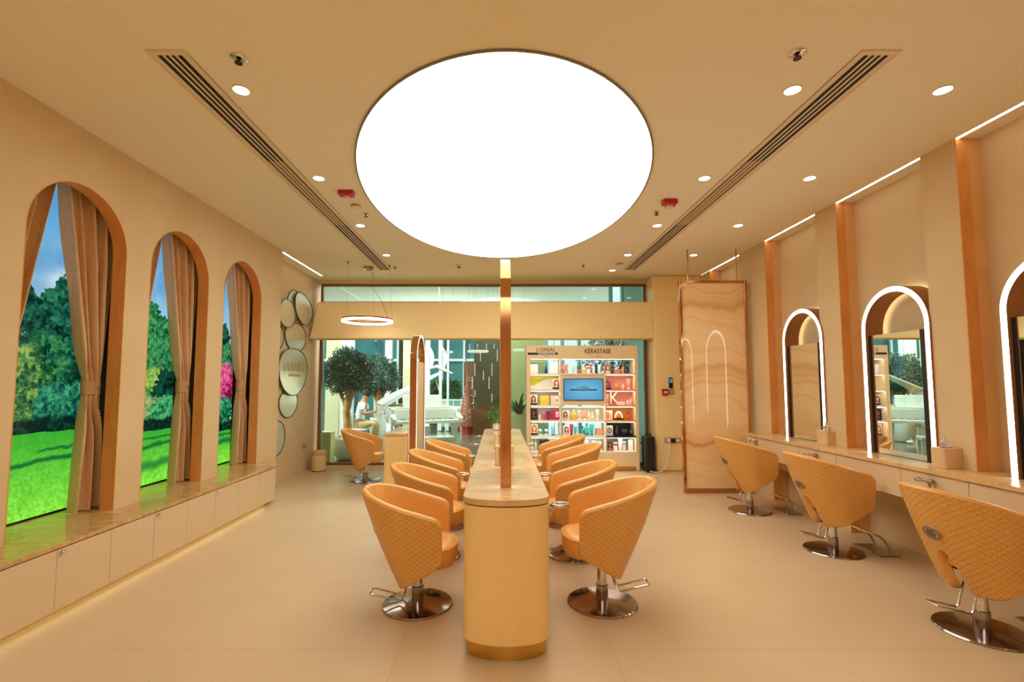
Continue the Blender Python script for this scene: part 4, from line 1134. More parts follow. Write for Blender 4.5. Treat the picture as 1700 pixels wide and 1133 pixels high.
# row 4
rose = portrait('#1c1f2a', '#0e1016', '#8a3444', '#14161e', seed=0)
carton(886.6, R4, 11.6, 19, '#181b26', 'black carton with a dark red picture on the fourth shelf', img=rose)
bottle(896, R4, 4, 11, '#dfd9b4', 'small cream bottle on the fourth shelf', cap='#c9c29a')
bottle(904, R4, 5.2, 17, '#cf1f7a', 'magenta bottle on the fourth shelf', cap='#b0166a')
bottle(910.5, R4, 6, 15, '#7d2438', 'wine red jar beside the magenta bottle', kind='jar', cap='#4a1826')
mg = np.zeros((20, 18, 3)); mg[:] = hexa('#a31f4a'); mg[3:14, 10:16] = hexa('#f0dde0'); mg[6:13, 12:14] = hexa('#a31f4a')
carton(922.2, R4, 14.4, 16.4, '#a31f4a', 'square crimson carton with a bottle picture on the fourth shelf', img=mg)
standee(939.6, R4, 10.8, 16, portrait('#d8cdbd', '#3a1c18', '#c99076', None), 'portrait card of a long-haired woman on the fourth shelf')
bottle(953.4, R4, 8, 17, '#dfa24a', 'golden orange bottle on the fourth middle shelf', cap='#e8c070')
bottle(962.2, R4, 5.8, 16.5, '#e6a58c', 'tall peach tube on the fourth middle shelf', kind='tube')
bottle(971.2, R4, 5.8, 17, '#e58f6e', 'coral tube on the fourth middle shelf', kind='tube')
bottle(978.6, R4, 5.0, 14, '#eec0ac', 'pale peach bottle on the fourth middle shelf', cap='#f0e2d8')
bottle(984.2, R4, 4.8, 13.5, '#f0b49c', 'peach bottle with a white cap on the fourth middle shelf', band='#fbeee6')
bottle(992.4, R4, 6.2, 17.5, '#f2c4b2', 'wide-topped pale pink tube on the fourth middle shelf', kind='tube', cap='#f4ece6')
am = np.zeros((20, 14, 3)); am[:] = hexa('#f3e9da'); am[3:17, 2:7] = hexa('#dd8a3c'); am[6:16, 9:12] = hexa('#e8b070')
carton(1012, R4, 11, 16, '#f3e9da', 'white carton with orange bottles printed on it on the amber shelf', img=am)
t = thing('arch_stand', 'white arch stand with an orange disc and black foot on the amber shelf', 'display stand', (UX(1028), UY + .12, UZ(R4)), 0, GP)
ap = [(.072 * cos(pi * i / 20), .03 + .125 * sin(pi * i / 20)) for i in range(21)]; ai = [(.045 * cos(pi * i / 20), .03 + .09 * sin(pi * i / 20)) for i in range(21)]
MB().ring(ap, ai, 1, 0, .03, closed=False).build('arch', M_white, t); MB().box(-.085, .085, -.01, .05, 0, .03).build('foot', M_black, t, bev=.003, smooth=0)
MB().sphere((.0, .015, .065), .036, 20, 12).build('disc', mat('disc_orange', '#e07a1e', .4), t)
bottle(1044, R4, 6.4, 15, '#cc4a26', 'red-orange bottle at the right end of the amber shelf', kind='jar', cap='#8a2c1c')
# row 5
standee(887, R5, 11.6, 19, portrait('#d9b79a', '#9a4a24', '#efc8a8', '#1b2430', seed=1), 'portrait card of a ginger woman on the fifth shelf')
bottle(897, R5, 5.6, 15, '#e8f0ec', 'white and teal bottle on the fifth shelf next to the portrait', cap='#1f6f6a', band='#2f9a90')
bottle(907, R5, 5.6, 15, '#e6eeea', 'white bottle with a teal cap in the middle of the fifth left shelf', cap='#175a58', band='#2a8f88')
bottle(917.8, R5, 6.2, 17, '#7fb9c0', 'pale blue tube on the fifth left shelf', kind='tube', cap='#2e7f8a')
standee(940.2, R5, 10.4, 16.5, portrait('#e8cfc4', '#6a3c2c', '#d9a890', None, seed=2), 'portrait card of a smiling woman on the fifth middle shelf')
bottle(949, R5, 6.2, 19, '#a32c52', 'crimson tube on the fifth middle shelf', kind='tube', cap='#7c1c3a')
bottle(955.4, R5, 5.2, 15, '#3f9f9c', 'teal tube beside the crimson one', kind='tube')
bottle(967.6, R5, 6, 15.5, '#3a8f88', 'dark teal bottle on the fifth middle shelf', cap='#205a58')
bottle(974.6, R5, 8, 21, '#2f9f9e', 'tall turquoise bottle on the fifth middle shelf', cap='#1f7a7c', band='#57c4c0')
bottle(982.6, R5, 7.2, 19, '#37a8a2', 'turquoise tube at the box end of the fifth middle shelf', kind='tube', cap='#1f7a7c')
carton(995.6, R5, 12, 11.5, '#c9975e', 'plain kraft box on the fifth middle shelf', dep=.08)
rd = np.zeros((22, 16, 3)); rd[:] = hexa('#e9ddd0'); y_, x_ = np.mgrid[0:22, 0:16]; q_ = np.sqrt((x_ - 7.5) ** 2 + (y_ - 10) ** 2); rd[(q_ < 6.5) & (q_ > 4.2)] = hexa('#2a2622'); rd[q_ < 2.6] = hexa('#8a6a54')
carton(1012.4, R5, 11, 16.5, '#e9ddd0', 'cream carton with a dark ring printed on it on the black shelf', img=rd)
bottle(1024.4, R5, 5.2, 16, '#22262c', 'black bottle left of the jar on the black shelf', cap='#3a3e46', band='#6a3238')
bottle(1036.6, R5, 10, 10.5, '#2a2c33', 'wide black jar on the black shelf', kind='jar', cap='#3d4048')
bottle(1048.2, R5, 5.2, 16, '#24282e', 'black bottle at the right end of the black shelf', cap='#3a3e46', band='#6a6a70')
# row 6
bottle(883.6, R6, 4.4, 20, '#d9d5c8', 'pale grey bottle at the left end of the lowest shelf', cap='#b8b4a8')
bottle(889, R6, 4.4, 20, '#b9b2a4', 'grey-brown bottle on the lowest left shelf', cap='#8f887a')
carton(904, R6, 16, 18, '#15181d', 'wide black carton on the lowest left shelf')
carton(922, R6, 8, 16, '#dfe6e2', 'pale carton half hidden behind a chair on the lowest left shelf')
carton(974, R6, 6, 18, '#eef0ee', 'white carton first on the lowest middle shelf', stripe='#b8c8c4'); carton(986, R6, 6.4, 16, '#f2f2f0', 'white carton second on the lowest middle shelf', stripe='#9fb0ae')
carton(995.4, R6, 6.8, 15.5, '#eceeec', 'white carton third on the lowest middle shelf', stripe='#c8d0ce')
carton(1013, R6, 10, 16, '#7a5444', 'brown carton with a portrait on the lowest right shelf', img=portrait('#7a5444', '#2e1a14', '#a8745a', None))
carton(1022, R6, 6.8, 14, '#f0e6de', 'white carton with a red top band on the lowest right shelf', stripe='#cc3a34')
bottle(1029.8, R6, 7, 20.5, '#f3f1ec', 'tall white tube on the lowest right shelf', kind='tube', cap='#d9d5cc')
carton(1036.4, R6, 5.2, 15.5, '#efd8cc', 'slim white and pink carton on the lowest right shelf', stripe='#d98a80')
carton(1047, R6, 8, 19, '#eef0ea', 'tall plain white card at the right end of the lowest shelf', name='display_card', dep=.01)

# ------------------------------------------------------------------ things on and by the back wall
BY = 8.359
def BX(px): return (px - 829) * .01047
t = thing('fire_call_point', 'red fire call point box on the wall right of the product display', 'fire alarm', (BX(1102), BY, 1.352))
MB().box(-.052, .052, -.045, 0, -.055, .055).build('housing', M_red, t, bev=.006)
MB().box(-.03, .03, -.047, -.044, -.022, .014).build('break_glass', mat('callpoint_white', '#e8d8d4', .4), t, bev=.001, smooth=0)
t = thing('access_panel', 'slim black access keypad with a blue screen on the back wall', 'keypad', (BX(1112), BY, 1.51))
MB().box(-.032, .032, -.022, 0, -.09, .09).build('body', M_black, t, bev=.004)
MB().box(-.024, .024, -.0235, -.0215, .0, .07).build('screen', emit('keypad_blue', '#5f8fc0', .8), t, smooth=0)
t = thing('exit_button', 'small steel button plate beside the red fire call point', 'switch', (BX(1113.5), BY, 1.352))
MB().box(-.042, .042, -.01, 0, -.042, .042).build('plate', mat('button_plate', '#c09a78', .35, metal=.6), t, bev=.002)
MB().lathe([(.016, 0), (.016, .008)], 20).xf(Matrix.Translation((0, -.01, 0)) @ Matrix.Rotation(pi / 2, 4, 'X')).build('button', M_white, t)
M_sock = mat('socket_brass', '#cfa674', .4, metal=.3)
t = thing('double_socket', 'pair of wall sockets low on the back wall with a white plug', 'socket', (BX(1113.5), BY, .525))
MB().box(-.145, -.006, -.009, 0, -.045, .045).box(.006, .145, -.009, 0, -.045, .045).build('plate', M_sock, t, bev=.002)
MB().box(-.035, .03, -.05, -.009, -.035, .03).build('black_adaptor', M_black, t, bev=.004)
MB().box(.05, .11, -.012, -.009, -.02, .02).build('switch', M_white, t, bev=.001)
t = thing('white_power_cable', 'white plug and cable hanging from the low wall socket to the floor', 'cable', (BX(1106), BY - .012, .53))
MB().box(-.028, .022, -.045, -.001, -.03, .03).build('plug', M_white, t, bev=.006)
MB().tube([(0, -.04, -.025), (0, -.06, -.09), (-.01, -.05, -.22), (-.035, -.045, -.34), (-.09, -.06, -.455), (-.17, -.10, -.512), (-.27, -.14, -.52), (-.38, -.17, -.50)], .008, 8).build('cord', M_white, t)
t = thing('black_suitcase', 'upright black suitcase wedged beside the product display', 'suitcase', (2.545, 8.33, 0))
MB().prism(rrect(.17, .26, .04), 2, .035, .60).build('shell', mat('case_black', '#101215', .4), t, bev=.02)
for y in (-.09, .09):
    for x in (-.05, .05): MB().cyl((x - .012, y, .018), (x + .012, y, .018), .0175, 14).build('wheel', M_black, t)
MB().tube([(-.05, 0, .60), (-.05, 0, .635), (.05, 0, .635), (.05, 0, .60)], .009, 8).build('handle', mat('case_grey', '#1d2024', .5), t)
MB().box(-.06, .06, -.139, -.131, .10, .50).build('front_pocket', mat('case_pocket', '#16181c', .6), t, bev=.004)
# ------------------------------------------------------------------ the bright lobby beyond the glass
def LX(px, y): return (px - 829) / 800 * y
def LZ(py, y): return 1.5 - (py - 637) / 800 * y
def lob(name, mb, m): return struct(name, mb, m, smooth=0)
M_lfloor = noisy('lobby_stone', '#6f6453', '#5a5244', scale=1.2, rough=.12, stretch=(.5, 2, 1), spec=.5)
lob('lobby_floor', MB().box(-16, 16, 8.95, 34, -.12, -.02), M_lfloor)
lob('lobby_ceiling', MB().box(-6.6, 9, 8.95, 16, 4.75, 4.95), mat('lobby_ceiling', '#cfd3a8', .7))
lob('lobby_cornice', MB().box(-6.6, 4.2, 15.6, 16.05, 4.18, 4.75), mat('lobby_cornice', '#f4f2e4', .6))
M_teal = mat('lobby_glass_teal', '#3d7a7e', .25); M_wcol = mat('lobby_white', '#eef3ef', .5); M_ccol = mat('lobby_cream', '#d9cfa6', .6)
lob('lobby_facade', MB().box(-16, 0, 24, 24.2, 0, 9), M_teal)
mb = MB()
for k in range(14): mb.box(-15 + k * 1.1, -14.9 + k * 1.1, 23.9, 24, 0, 9)
for z in (2.6, 4.4, 6.4): mb.box(-16, 0, 23.92, 24, z, z + .12)
lob('lobby_mullions', mb, M_wcol)
def col(px0, px1, y, m, z1=3.3, d=.15): return lob('lobby_column', MB().box(LX(px0, y), LX(px1, y), y, y + d, 0, z1), m)
col(521, 533, 9.0, mat('lobby_greygreen', '#93a898', .5), 2.9); col(541, 563, 13.6, M_ccol); col(563, 586, 14, M_wcol); col(639, 650, 15, M_wcol)
col(662, 669, 14.9, M_black, 3.2, .1); col(669, 681, 14.6, M_ccol); col(706, 713, 15.4, M_wcol, 3.6, .2); col(729, 733, 15.4, M_wcol, 3.6, .2); col(742, 745, 15.4, M_wcol, 3.6, .15)
lob('lobby_panel', MB().box(LX(578, 17), LX(628, 17), 17, 17.2, 1.9, 3.0), mat('lobby_deepteal', '#2f6f78', .3))
lob('lobby_feature_wall', MB().box(LX(787, 14), LX(838, 14), 14, 14.2, .9, 3.4), noisy('feature_brown', '#454131', '#38352a', scale=.8, rough=.2))
lob('lobby_wood_dado', MB().box(LX(787, 14), LX(838, 14), 13.96, 14.2, 0, .9), noisy('feature_wood', '#5a3820', '#44280f', scale=3, rough=.3, stretch=(1, 1, 4)))
lob('lobby_olive_wall', MB().box(LX(838, 14.1), LX(905, 14.1), 14.05, 14.25, 0, 3.4), mat('lobby_olive', '#8f905e', .4))
M_sky = emit('window_daylight', (.86, .97, 1), 1.15)
mb = MB(); mb.box(LX(905, 14.1), LX(1200, 14.1), 14.1, 14.2, 0, 3.4); mb.box(LX(1014, 14.1), LX(1200, 14.1), 14.1, 14.2, 3.4, 4.75); lob('lobby_side_window', mb, M_sky)
mb = MB()
for px in (905, 932, 960, 1014, 1034, 1062, 1100): mb.box(LX(px, 13.9), LX(px + 5, 13.9), 13.9, 14.08, 0, 4.75 if px > 1010 else 3.4)
lob('lobby_side_mullions', mb, mat('mullion_teal', '#6f9a96', .4))
mb = MB(); mb.box(3.6, 3.8, 9.0, 13.8, 0, 4.75); lob('lobby_side_wall', mb, mat('lobby_sidegreen', '#3f6a58', .4))

for k, (a, b, l) in enumerate((((-2.9, 10.1), (-3.1, 13.3), 'slanting light line on the lobby ceiling above the olive trees'), ((-.5, 10.5), (2.1, 10.5), 'straight light line on the lobby ceiling above the product display'))):
    t = thing('ceiling_light_line', l, 'strip light', (0, 0, 4.74))
    d = Vector((b[0] - a[0], b[1] - a[1], 0)); n = Vector((-d.y, d.x, 0)).normalized() * .04
    MB().prism([(a[0] - n.x, a[1] - n.y), (b[0] - n.x, b[1] - n.y), (b[0] + n.x, b[1] + n.y), (a[0] + n.x, a[1] + n.y)], 2, -.02, 0).build('diffuser', M_led, t)

# olive trees
M_olive = noisy('olive_leaf', '#1a3b31', '#456c56', scale=14, rough=.5); M_bark = noisy('olive_bark', '#d8a468', '#a8743e', scale=16, rough=.85, bump=.6, bump_scale=30, stretch=(1, 1, .4))
M_pot = noisy('pot_white', '#dfe2dc', '#d2d6d0', scale=4, rough=.55); M_soil = mat('soil', '#3a2c20', .9)
def olive(loc, h0, h1, r, potr, poth, label, plabel, n, crowd, lean):
    p = thing('round_planter', plabel, 'planter', loc, 0, 'white planters in the lobby')
    MB().lathe([(potr * .55, 0), (potr * .72, .02), (potr * .95, poth * .3), (potr, poth * .62), (potr * .93, poth), (potr * .85, poth), (potr * .84, poth * .9)], 36).build('pot', M_pot, p)
    MB().lathe([(potr * .84, poth * .86), (potr * .82, poth * .9)], 24).build('soil', M_soil, p)
    t = thing('olive_tree', label, 'tree', (loc[0], loc[1], loc[2] + poth * .9), 0, 'olive trees in the lobby')
    zf = h0 - loc[2] - poth * .9; zt = h1 - loc[2] - poth * .9; zc = (zf + zt) / 2
    MB().tube([(0, 0, 0), (.03, 0, zf * .3), (-.01, .02, zf * .6), (lean, 0, zf), (lean * 1.6, 0, zf + .3)], [.11, .085, .075, .085, .05], 12).build('trunk', M_bark, t)
    bm_ = MB()
    for (x, y, z) in crowd: bm_.tube([(-.0, 0, zf * .62), (x * .35, y * .35, zf * .85), (x, y, zf + z)], [.05, .04, .02], 8)
    bm_.build('branch', M_bark, t)
    rng = np.random.default_rng(int(loc[0] * 100) % 97 + 3); mb = MB()
    for _ in range(n):
        d = Vector(rng.normal(size=3)); d.normalize(); q = .45 + .55 * rng.random() ** .5
        bump = 1 + .16 * sin(5 * d.x + 3 * d.z) + .12 * sin(7 * d.y + 4 * d.x)
        c = Vector((d.x * r * q * bump + lean, d.y * r * q * bump, zc + d.z * (zt - zf) / 2 * q * bump))
        a = (Vector(rng.normal(size=3)) + d * .8 + Vector((0, 0, .5))).normalized(); b = a.cross(Vector(rng.normal(size=3)))
        if b.length < 1e-3: continue
        b.normalize(); s = .085 * (.6 + .8 * rng.random())
        mb.add([c, c + a * s * .5 + b * s * .11, c + a * s, c + a * s * .5 - b * s * .11], [(0, 1, 2, 3)])
    mb.build('crown', M_olive, t, smooth=0, fix=False)
olive((LX(577, 9.75), 9.75, -.02), LZ(652, 9.75), LZ(583, 9.75), .47, .29, .42, 'olive tree with a thick forked trunk nearest the glass', 'big white round planter behind the lone styling chair', 10000, [(-.22, 0, .2), (.2, .1, .25)], .06)
olive((LX(629, 12.9), 12.9, -.02), LZ(655, 12.9), LZ(592, 12.9), .56, .22, .62, 'olive tree behind the piano lid', 'white planter between the two olive trunks', 9000, [(-.2, 0, .25), (.22, .1, .2)], .02)
olive((LX(1008, 10.6), 10.6, -.02), 1.45, 2.6, .55, .30, .5, 'leafy tree showing through the top shelf of the product display', 'planter behind the product display', 3200, [(-.2, 0, .2), (.2, 0, .2)], 0)
t = thing('tall_planter', 'tall cream planter with green fronds left of the product display', 'planter', (LX(861, 9.9), 9.9, -.02), 0)
MB().prism(rrect(.34, .34, .03), 2, 0, .90).build('pot', mat('planter_cream', '#f6ecc0', .5), t, bev=.01)
rng = np.random.default_rng(9); mb = MB()
for _ in range(70):
    a = rng.random() * 2 * pi; l = .18 + .20 * rng.random(); q = .25 + .7 * rng.random()
    pts = [Vector((cos(a) * l * k / 4 * (.4 + .6 * k / 4), sin(a) * l * k / 4, .88 + q * l * 1.6 * (k / 4) - .3 * l * (k / 4) ** 2)) for k in range(5)]
    s = Vector((-sin(a), cos(a), 0)) * .028
    for k in range(4):
        w0, w1 = sin(pi * (k + .6) / 5.2), sin(pi * (k + 1.6) / 5.2)
        mb.add([pts[k] - s * w0, pts[k] + s * w0, pts[k + 1] + s * w1, pts[k + 1] - s * w1], [(0, 1, 2, 3)])
mb.build('fronds', noisy('frond_green', '#1d5a3a', '#3f8a58', scale=9, rough=.5), t, smooth=0, fix=False)
t = thing('tall_bin', 'tall square brass bin outside the glass by the pebble mirror wall', 'bin', (LX(544.5, 9.3), 9.32, -.02))
MB().box(-.12, .12, -.12, .12, .0, .56).build('body', mat('bin_brass', '#dccf88', .4), t, bev=.006); MB().box(-.125, .125, -.125, .125, .56, .60).build('lid', mat('bin_lid2', '#e6dca0', .4), t, bev=.006)

# grand piano: local +x along the keyboard to the treble side, -y towards the player
M_pw = mat('piano_white', '#f0f0e6', .12, coat=.6)
ang = radians(24); PX0, PY0 = LX(706, 10.1), 10.15
t = thing('grand_piano', 'white grand piano with its lid propped open in the lobby', 'piano', (PX0, PY0, -.02), ang)
W = .74
case = [(-W, .02), (W, .02), (W, .55), (W * .98, .85), (W * .72, 1.12), (W * .25, 1.28), (-.05, 1.5), (-.25, 1.72), (-.5, 1.80), (-W * .9, 1.68), (-W, 1.45)]
MB().prism(case, 2, .70, 1.03).build('case', M_pw, t, bev=.012, smooth=30)
MB().box(-W + .09, W - .09, -.26, .02, .70, .76).build('key_bed', M_pw, t, bev=.008, smooth=0)
MB().box(-W + .09, W - .09, -.20, -.02, .76, .775).build('keyboard', mat('piano_keys', '#f6f4ec', .2), t, smooth=0)
bk = MB()
for i in range(35):
    if i % 7 in (0, 1, 3, 4, 5): bk.box(-.635 + i * .0365, -.622 + i * .0365, -.13, -.02, .775, .785)
bk.build('black_keys', M_black, t, smooth=0)
MB().box(-W + .09, W - .09, -.03, .02, .76, .98).build('fallboard', M_pw, t, bev=.006, smooth=0)
armp = [(-.30, .70), (-.30, .80), (-.26, .84), (-.16, .85), (-.12, .90), (-.12, .99), (-.08, 1.03), (.03, 1.03), (.03, .70)]
for s in (-1, 1): MB().prism(armp, 0, s * W - (.09 if s > 0 else 0), s * W + (.09 if s < 0 else 0)).build('arm', M_pw, t, bev=.008, smooth=20)
for (x, y) in ((-W + .13, -.10), (W - .13, -.10), (-.28, 1.45)):
    MB().tube([(x, y, .70), (x, y, .62), (x, y, .40), (x, y, .10), (x, y, .04)], [.085, .075, .055, .045, .05], 12).build('leg', M_pw, t)
MB().box(-.12, .12, -.02, .10, .05, .62).build('pedal_lyre', M_pw, t, bev=.01, smooth=0)
lid = MB().prism([(0, .30)] + [(x + W, y) for x, y in case[2:]], 2, 0, .025).xf(Matrix.Translation((-W, 0, 1.045)) @ Matrix.Rotation(-radians(29), 4, 'Y')).build('lid', M_pw, t, bev=.006, smooth=20)
MB().cyl((W - .10, .75, 1.02), (W - .28, .8, 1.60), .012, 10).build('prop_stick', M_pw, t)
MB().xf(Matrix()).box(-.42, .42, 0, .02, 0, .26).xf(Matrix.Translation((0, .20, 1.03)) @ Matrix.Rotation(-.35, 4, 'X')).build('music_desk', M_pw, t, bev=.006, smooth=0)
MB().prism([(x * .93, .32 + (y - .02) * .8) for x, y in case if y > 0][2:] + [(-W * .9, .32), (W * .9, .32)], 2, 1.025, 1.034).build('soundboard', mat('soundboard', '#c9a860', .4), t)
t = thing('piano_bench', 'white piano bench in front of the grand piano', 'bench', (PX0 + .30, PY0 - .72, -.02), ang)
MB().box(-.36, .36, -.17, .17, .42, .50).build('seat', M_pw, t, bev=.02, smooth=0)
for sx in (-1, 1):
    for sy in (-1, 1): MB().box(sx * .32 - .03, sx * .32 + .03, sy * .13 - .03, sy * .13 + .03, 0, .42).build('leg', M_pw, t, bev=.004, smooth=0)
MB().box(-.30, .30, -.155, .155, .36, .42).build('apron', M_pw, t, smooth=0)

# seated person behind the first olive trunk
def skin_obj(name, pts, edges, rad, m, parent):
    me = bpy.data.meshes.new(name); me.from_pydata(pts, edges, []); o = bpy.data.objects.new(name, me); C.objects.link(o); o.parent = parent
    md = o.modifiers.new('skin', 'SKIN'); md.use_smooth_shade = True
    for i, r in enumerate(rad): me.skin_vertices[0].data[i].radius = (r, r) if not isinstance(r, tuple) else r
    me.skin_vertices[0].data[0].use_root = True
    s = o.modifiers.new('sub', 'SUBSURF'); s.levels = 2; s.render_levels = 2
    me.materials.append(m); return o
t = thing('person', 'seated person in white shirt and khaki trousers bent over a phone behind the olive trunk', 'person', (LX(598, 12.3), 12.3, -.02), radians(0))
# local +x is the way the person faces; hips at seat height
body = [(0, 0, .50), (.02, 0, .66), (.05, 0, .84), (.08, 0, 1.00), (.11, 0, 1.10), (.17, 0, 1.20), (.20, 0, 1.30),
        (.10, .19, .98), (.16, .23, .76), (.38, .10, .80), (.45, .06, .83), (.10, -.19, .98), (.16, -.23, .76), (.38, -.10, .80), (.45, -.06, .83),
        (.04, .10, .48), (.44, .13, .52), (.40, .13, .12), (.42, .13, .05), (.54, .14, .03), (.04, -.10, .48), (.44, -.15, .53), (.34, -.15, .13), (.36, -.15, .05), (.48, -.16, .03)]
be = [(0, 1), (1, 2), (2, 3), (3, 4), (4, 5), (5, 6), (3, 7), (7, 8), (8, 9), (9, 10), (3, 11), (11, 12), (12, 13), (13, 14), (0, 15), (15, 16), (16, 17), (17, 18), (18, 19), (0, 20), (20, 21), (21, 22), (22, 23), (23, 24)]
br = [(.15, .12), (.14, .11), (.15, .11), (.15, .10), .06, .085, .08, .06, .048, .036, .03, .06, .048, .036, .03, .09, .07, .045, .04, .035, .09, .07, .045, .04, .035]
M_skin = mat('skin', '#b77a58', .5)
skin_obj('body', body, be, br, M_skin, t)
sh = [(0, 0, .53), (.02, 0, .66), (.05, 0, .84), (.08, 0, 1.00), (.105, 0, 1.07), (.10, .19, .98), (.14, .22, .84), (.10, -.19, .98), (.14, -.22, .84)]
skin_obj('shirt', sh, [(0, 1), (1, 2), (2, 3), (3, 4), (3, 5), (5, 6), (3, 7), (7, 8)], [(.165, .135), (.155, .125), (.165, .125), (.16, .115), .07, .075, .062, .075, .062], mat('shirt_white', '#e9efec', .7), t)
tr = [(0, 0, .50), (.04, .10, .48), (.44, .13, .52), (.40, .13, .16), (.04, -.10, .48), (.44, -.15, .53), (.34, -.15, .17)]
skin_obj('trousers', tr, [(0, 1), (1, 2), (2, 3), (0, 4), (4, 5), (5, 6)], [(.16, .13), .10, .082, .06, .10, .082, .06], mat('khaki', '#b39a6c', .8), t)
for (x, y) in ((.42, .13), (.36, -.15)): MB().sphere((x + .05, y, .045), .05, 14, 10, (2.4, .9, .85)).build('shoe', M_white, t)
MB().sphere((.18, 0, 1.27), .105, 16, 12, (1.0, .85, 1.1)).build('hair', mat('hair_dark', '#1d1510', .6), t)
hd = MB()
for s in (-1, 1):
    for k in range(5):
        a = (.45, s * (.06 - .012 * k), .83 + .0); hd.tube([(.45, s * .055, .835), (.475, s * (.05 - .006 * k), .85 - .008 * k), (.49, s * (.03 - .002 * k), .858 - .012 * k)], .009, 6)
hd.build('fingers', M_skin, t)
t2 = thing('phone', 'dark phone held by the seated person', 'phone', (LX(598, 12.3) + .485, 12.3, .835)); MB().box(-.004, .004, -.036, .036, -.06, .07).xf(Matrix.Rotation(-.6, 4, 'Y')).build('case', M_black, t2, bev=.002)
t = thing('lobby_chair', 'white lobby chair with thin black legs under the seated person', 'chair', (LX(598, 12.3) - .02, 12.3, -.02))
MB().box(-.22, .26, -.24, .24, .35, .39).build('seat', M_white, t, bev=.02); MB().box(-.27, -.22, -.24, .24, .40, .85).build('backrest', M_white, t, bev=.02)
for sx in (-.2, .22):
    for sy in (-.2, .2): MB().cyl((sx, sy, .35), (sx * 1.15, sy * 1.15, 0), .012, 8).build('leg', M_black, t)

# far things
rng = np.random.default_rng(21)
def hedge(x0, x1, y, z0, z1, n, label):
    t = thing('hedge', label, 'hedge', ((x0 + x1) / 2, y, -.02)); mb = MB(); core = MB().box(-(x1 - x0) / 2 + .05, (x1 - x0) / 2 - .05, -.2, .2, 0, z1 - .05).build('core', mat('hedge_core', '#0d3a26', .9), t, smooth=0)
    for _ in range(n):
        c = Vector(((rng.random() - .5) * (x1 - x0), -.2 - .1 * rng.random() if rng.random() < .7 else (rng.random() - .5) * .5, z0 + (z1 - z0) * rng.random() + .02))
        a = Vector(rng.normal(size=3)).normalized(); b = a.cross(Vector(rng.normal(size=3)))
        if b.length < 1e-3: continue
        b.normalize(); s = .16; mb.add([c, c + a * s * .5 + b * s * .3, c + a * s, c + a * s * .5 - b * s * .3], [(0, 1, 2, 3)])
    mb.build('foliage', noisy('hedge_leaf', '#14633c', '#2f9058', scale=8, rough=.6), t, smooth=0, fix=False)
hedge(LX(714, 18), LX(764, 18), 18, .2, LZ(633, 18), 2600, 'long green hedge beyond the piano lid prop')
t = thing('glass_balustrade', 'low teal glass balustrade in front of the hedge', 'railing', ((LX(728, 16) + LX(791, 16)) / 2, 16, -.02))
L_ = (LX(791, 16) - LX(728, 16)) / 2; MB().box(-L_, L_, -.02, .02, .1, .95).build('glass_panel', mat('rail_teal', '#7fbcb4', .2), t, smooth=0); MB().box(-L_, L_, -.04, .04, .95, 1.0).build('rail', M_wcol, t, smooth=0)
for k in range(6): MB().box(-L_ + k * L_ / 2.5 - .02, -L_ + k * L_ / 2.5 + .02, -.03, .03, 0, .97).build('post', M_wcol, t, smooth=0)
def xmas(px, y, label, red):
    t = thing('lit_cone_tree', label, 'decoration', (LX(px, y), y, -.02), 0, 'festive decorations in the lobby')
    h = LZ(618, y) if not red else LZ(632, y)
    if red:
        dr = mat('deep_red', '#8a1024', .5)
        MB().lathe([(.12, 0), (.14, .05), (.11, .5), (.06, .62)], 20).build('red_base', dr, t); MB().lathe([(.045, .62), (.04, 1.2)], 14).build('striped_stem', M_white, t)
        for z in (.70, .86, 1.02): MB().lathe([(.047, z), (.046, z + .07)], 14).build('red_band', dr, t)
        MB().sphere((0, 0, 1.30), .10, 16, 10).build('red_head', dr, t); MB().lathe([(.14, 1.38), (.11, 1.42), (.07, 1.56), (.07, 1.60)], 16).build('hat', dr, t)
    else:
        MB().lathe([(.30, .25), (.24, .6), (.13, 1.2), (.02, h)], 20).build('cone', mat('cone_brown', '#7a4028', .7), t); MB().lathe([(.18, 0), (.2, .25)], 16).build('pot', M_red, t)
        lt = MB()
        for k in range(70):
            z = .3 + (h - .4) * rng.random(); r = .30 * (1 - (z - .25) / (h - .2)) + .01; a = rng.random() * 2 * pi; lt.sphere((r * cos(a), r * sin(a), z), .013, 6, 4)
        lt.build('fairy_lights', emit('fairy', (1, .72, .45), 1.6), t)
xmas(760, 19.0, 'red and white festive figure beyond the piano', True); xmas(777, 14.6, 'brown cone tree with fairy lights beside the dark lobby wall', False)
lob('lobby_brown_pillar', MB().box(LX(770, 17), LX(787, 17), 17, 17.3, 0, LZ(601, 17)), mat('pillar_redbrown', '#7c4a36', .5))
t = thing('hanging_sculpture', 'white feathered wing sculpture hanging in the lobby', 'sculpture', (LX(728, 13), 13, LZ(612, 13)))
for k in range(9):
    s = -1 if k < 5 else 1; q = (k % 5) / 4; x0 = -.20 if k < 5 else .12
    mb = MB(); N = 10
    P_ = [(x0 - .10 * q + .02 * i - (.22 - .14 * q) * (i / N) ** 2 * 1.2, .05 * k, .0 + (.62 - .42 * q) * (i / N)) for i in range(N + 1)]
    for i, p in enumerate(P_):
        w_ = .045 * sin(pi * (i + .5) / (N + 1)); mb.v += [(p[0] - w_, p[1], p[2]), (p[0] + w_, p[1] + .01, p[2])]
    for i in range(N): mb.f.append((2 * i, 2 * i + 1, 2 * i + 3, 2 * i + 2))
    mb.build('feather', M_wcol, t, solid=.006, fix=False)
MB().tube([(-.28, 0, -.02), (-.05, 0, .05), (.12, 0, -.03), (.38, 0, -.14)], [.02, .05, .05, .015], 10).build('spine', M_wcol, t)
MB().cyl((0, 0, .05), (0, 0, 4.753 - LZ(612, 13)), .005, 6).build('wire', M_white, t)
GR = 'hanging light rods before the dark lobby wall'
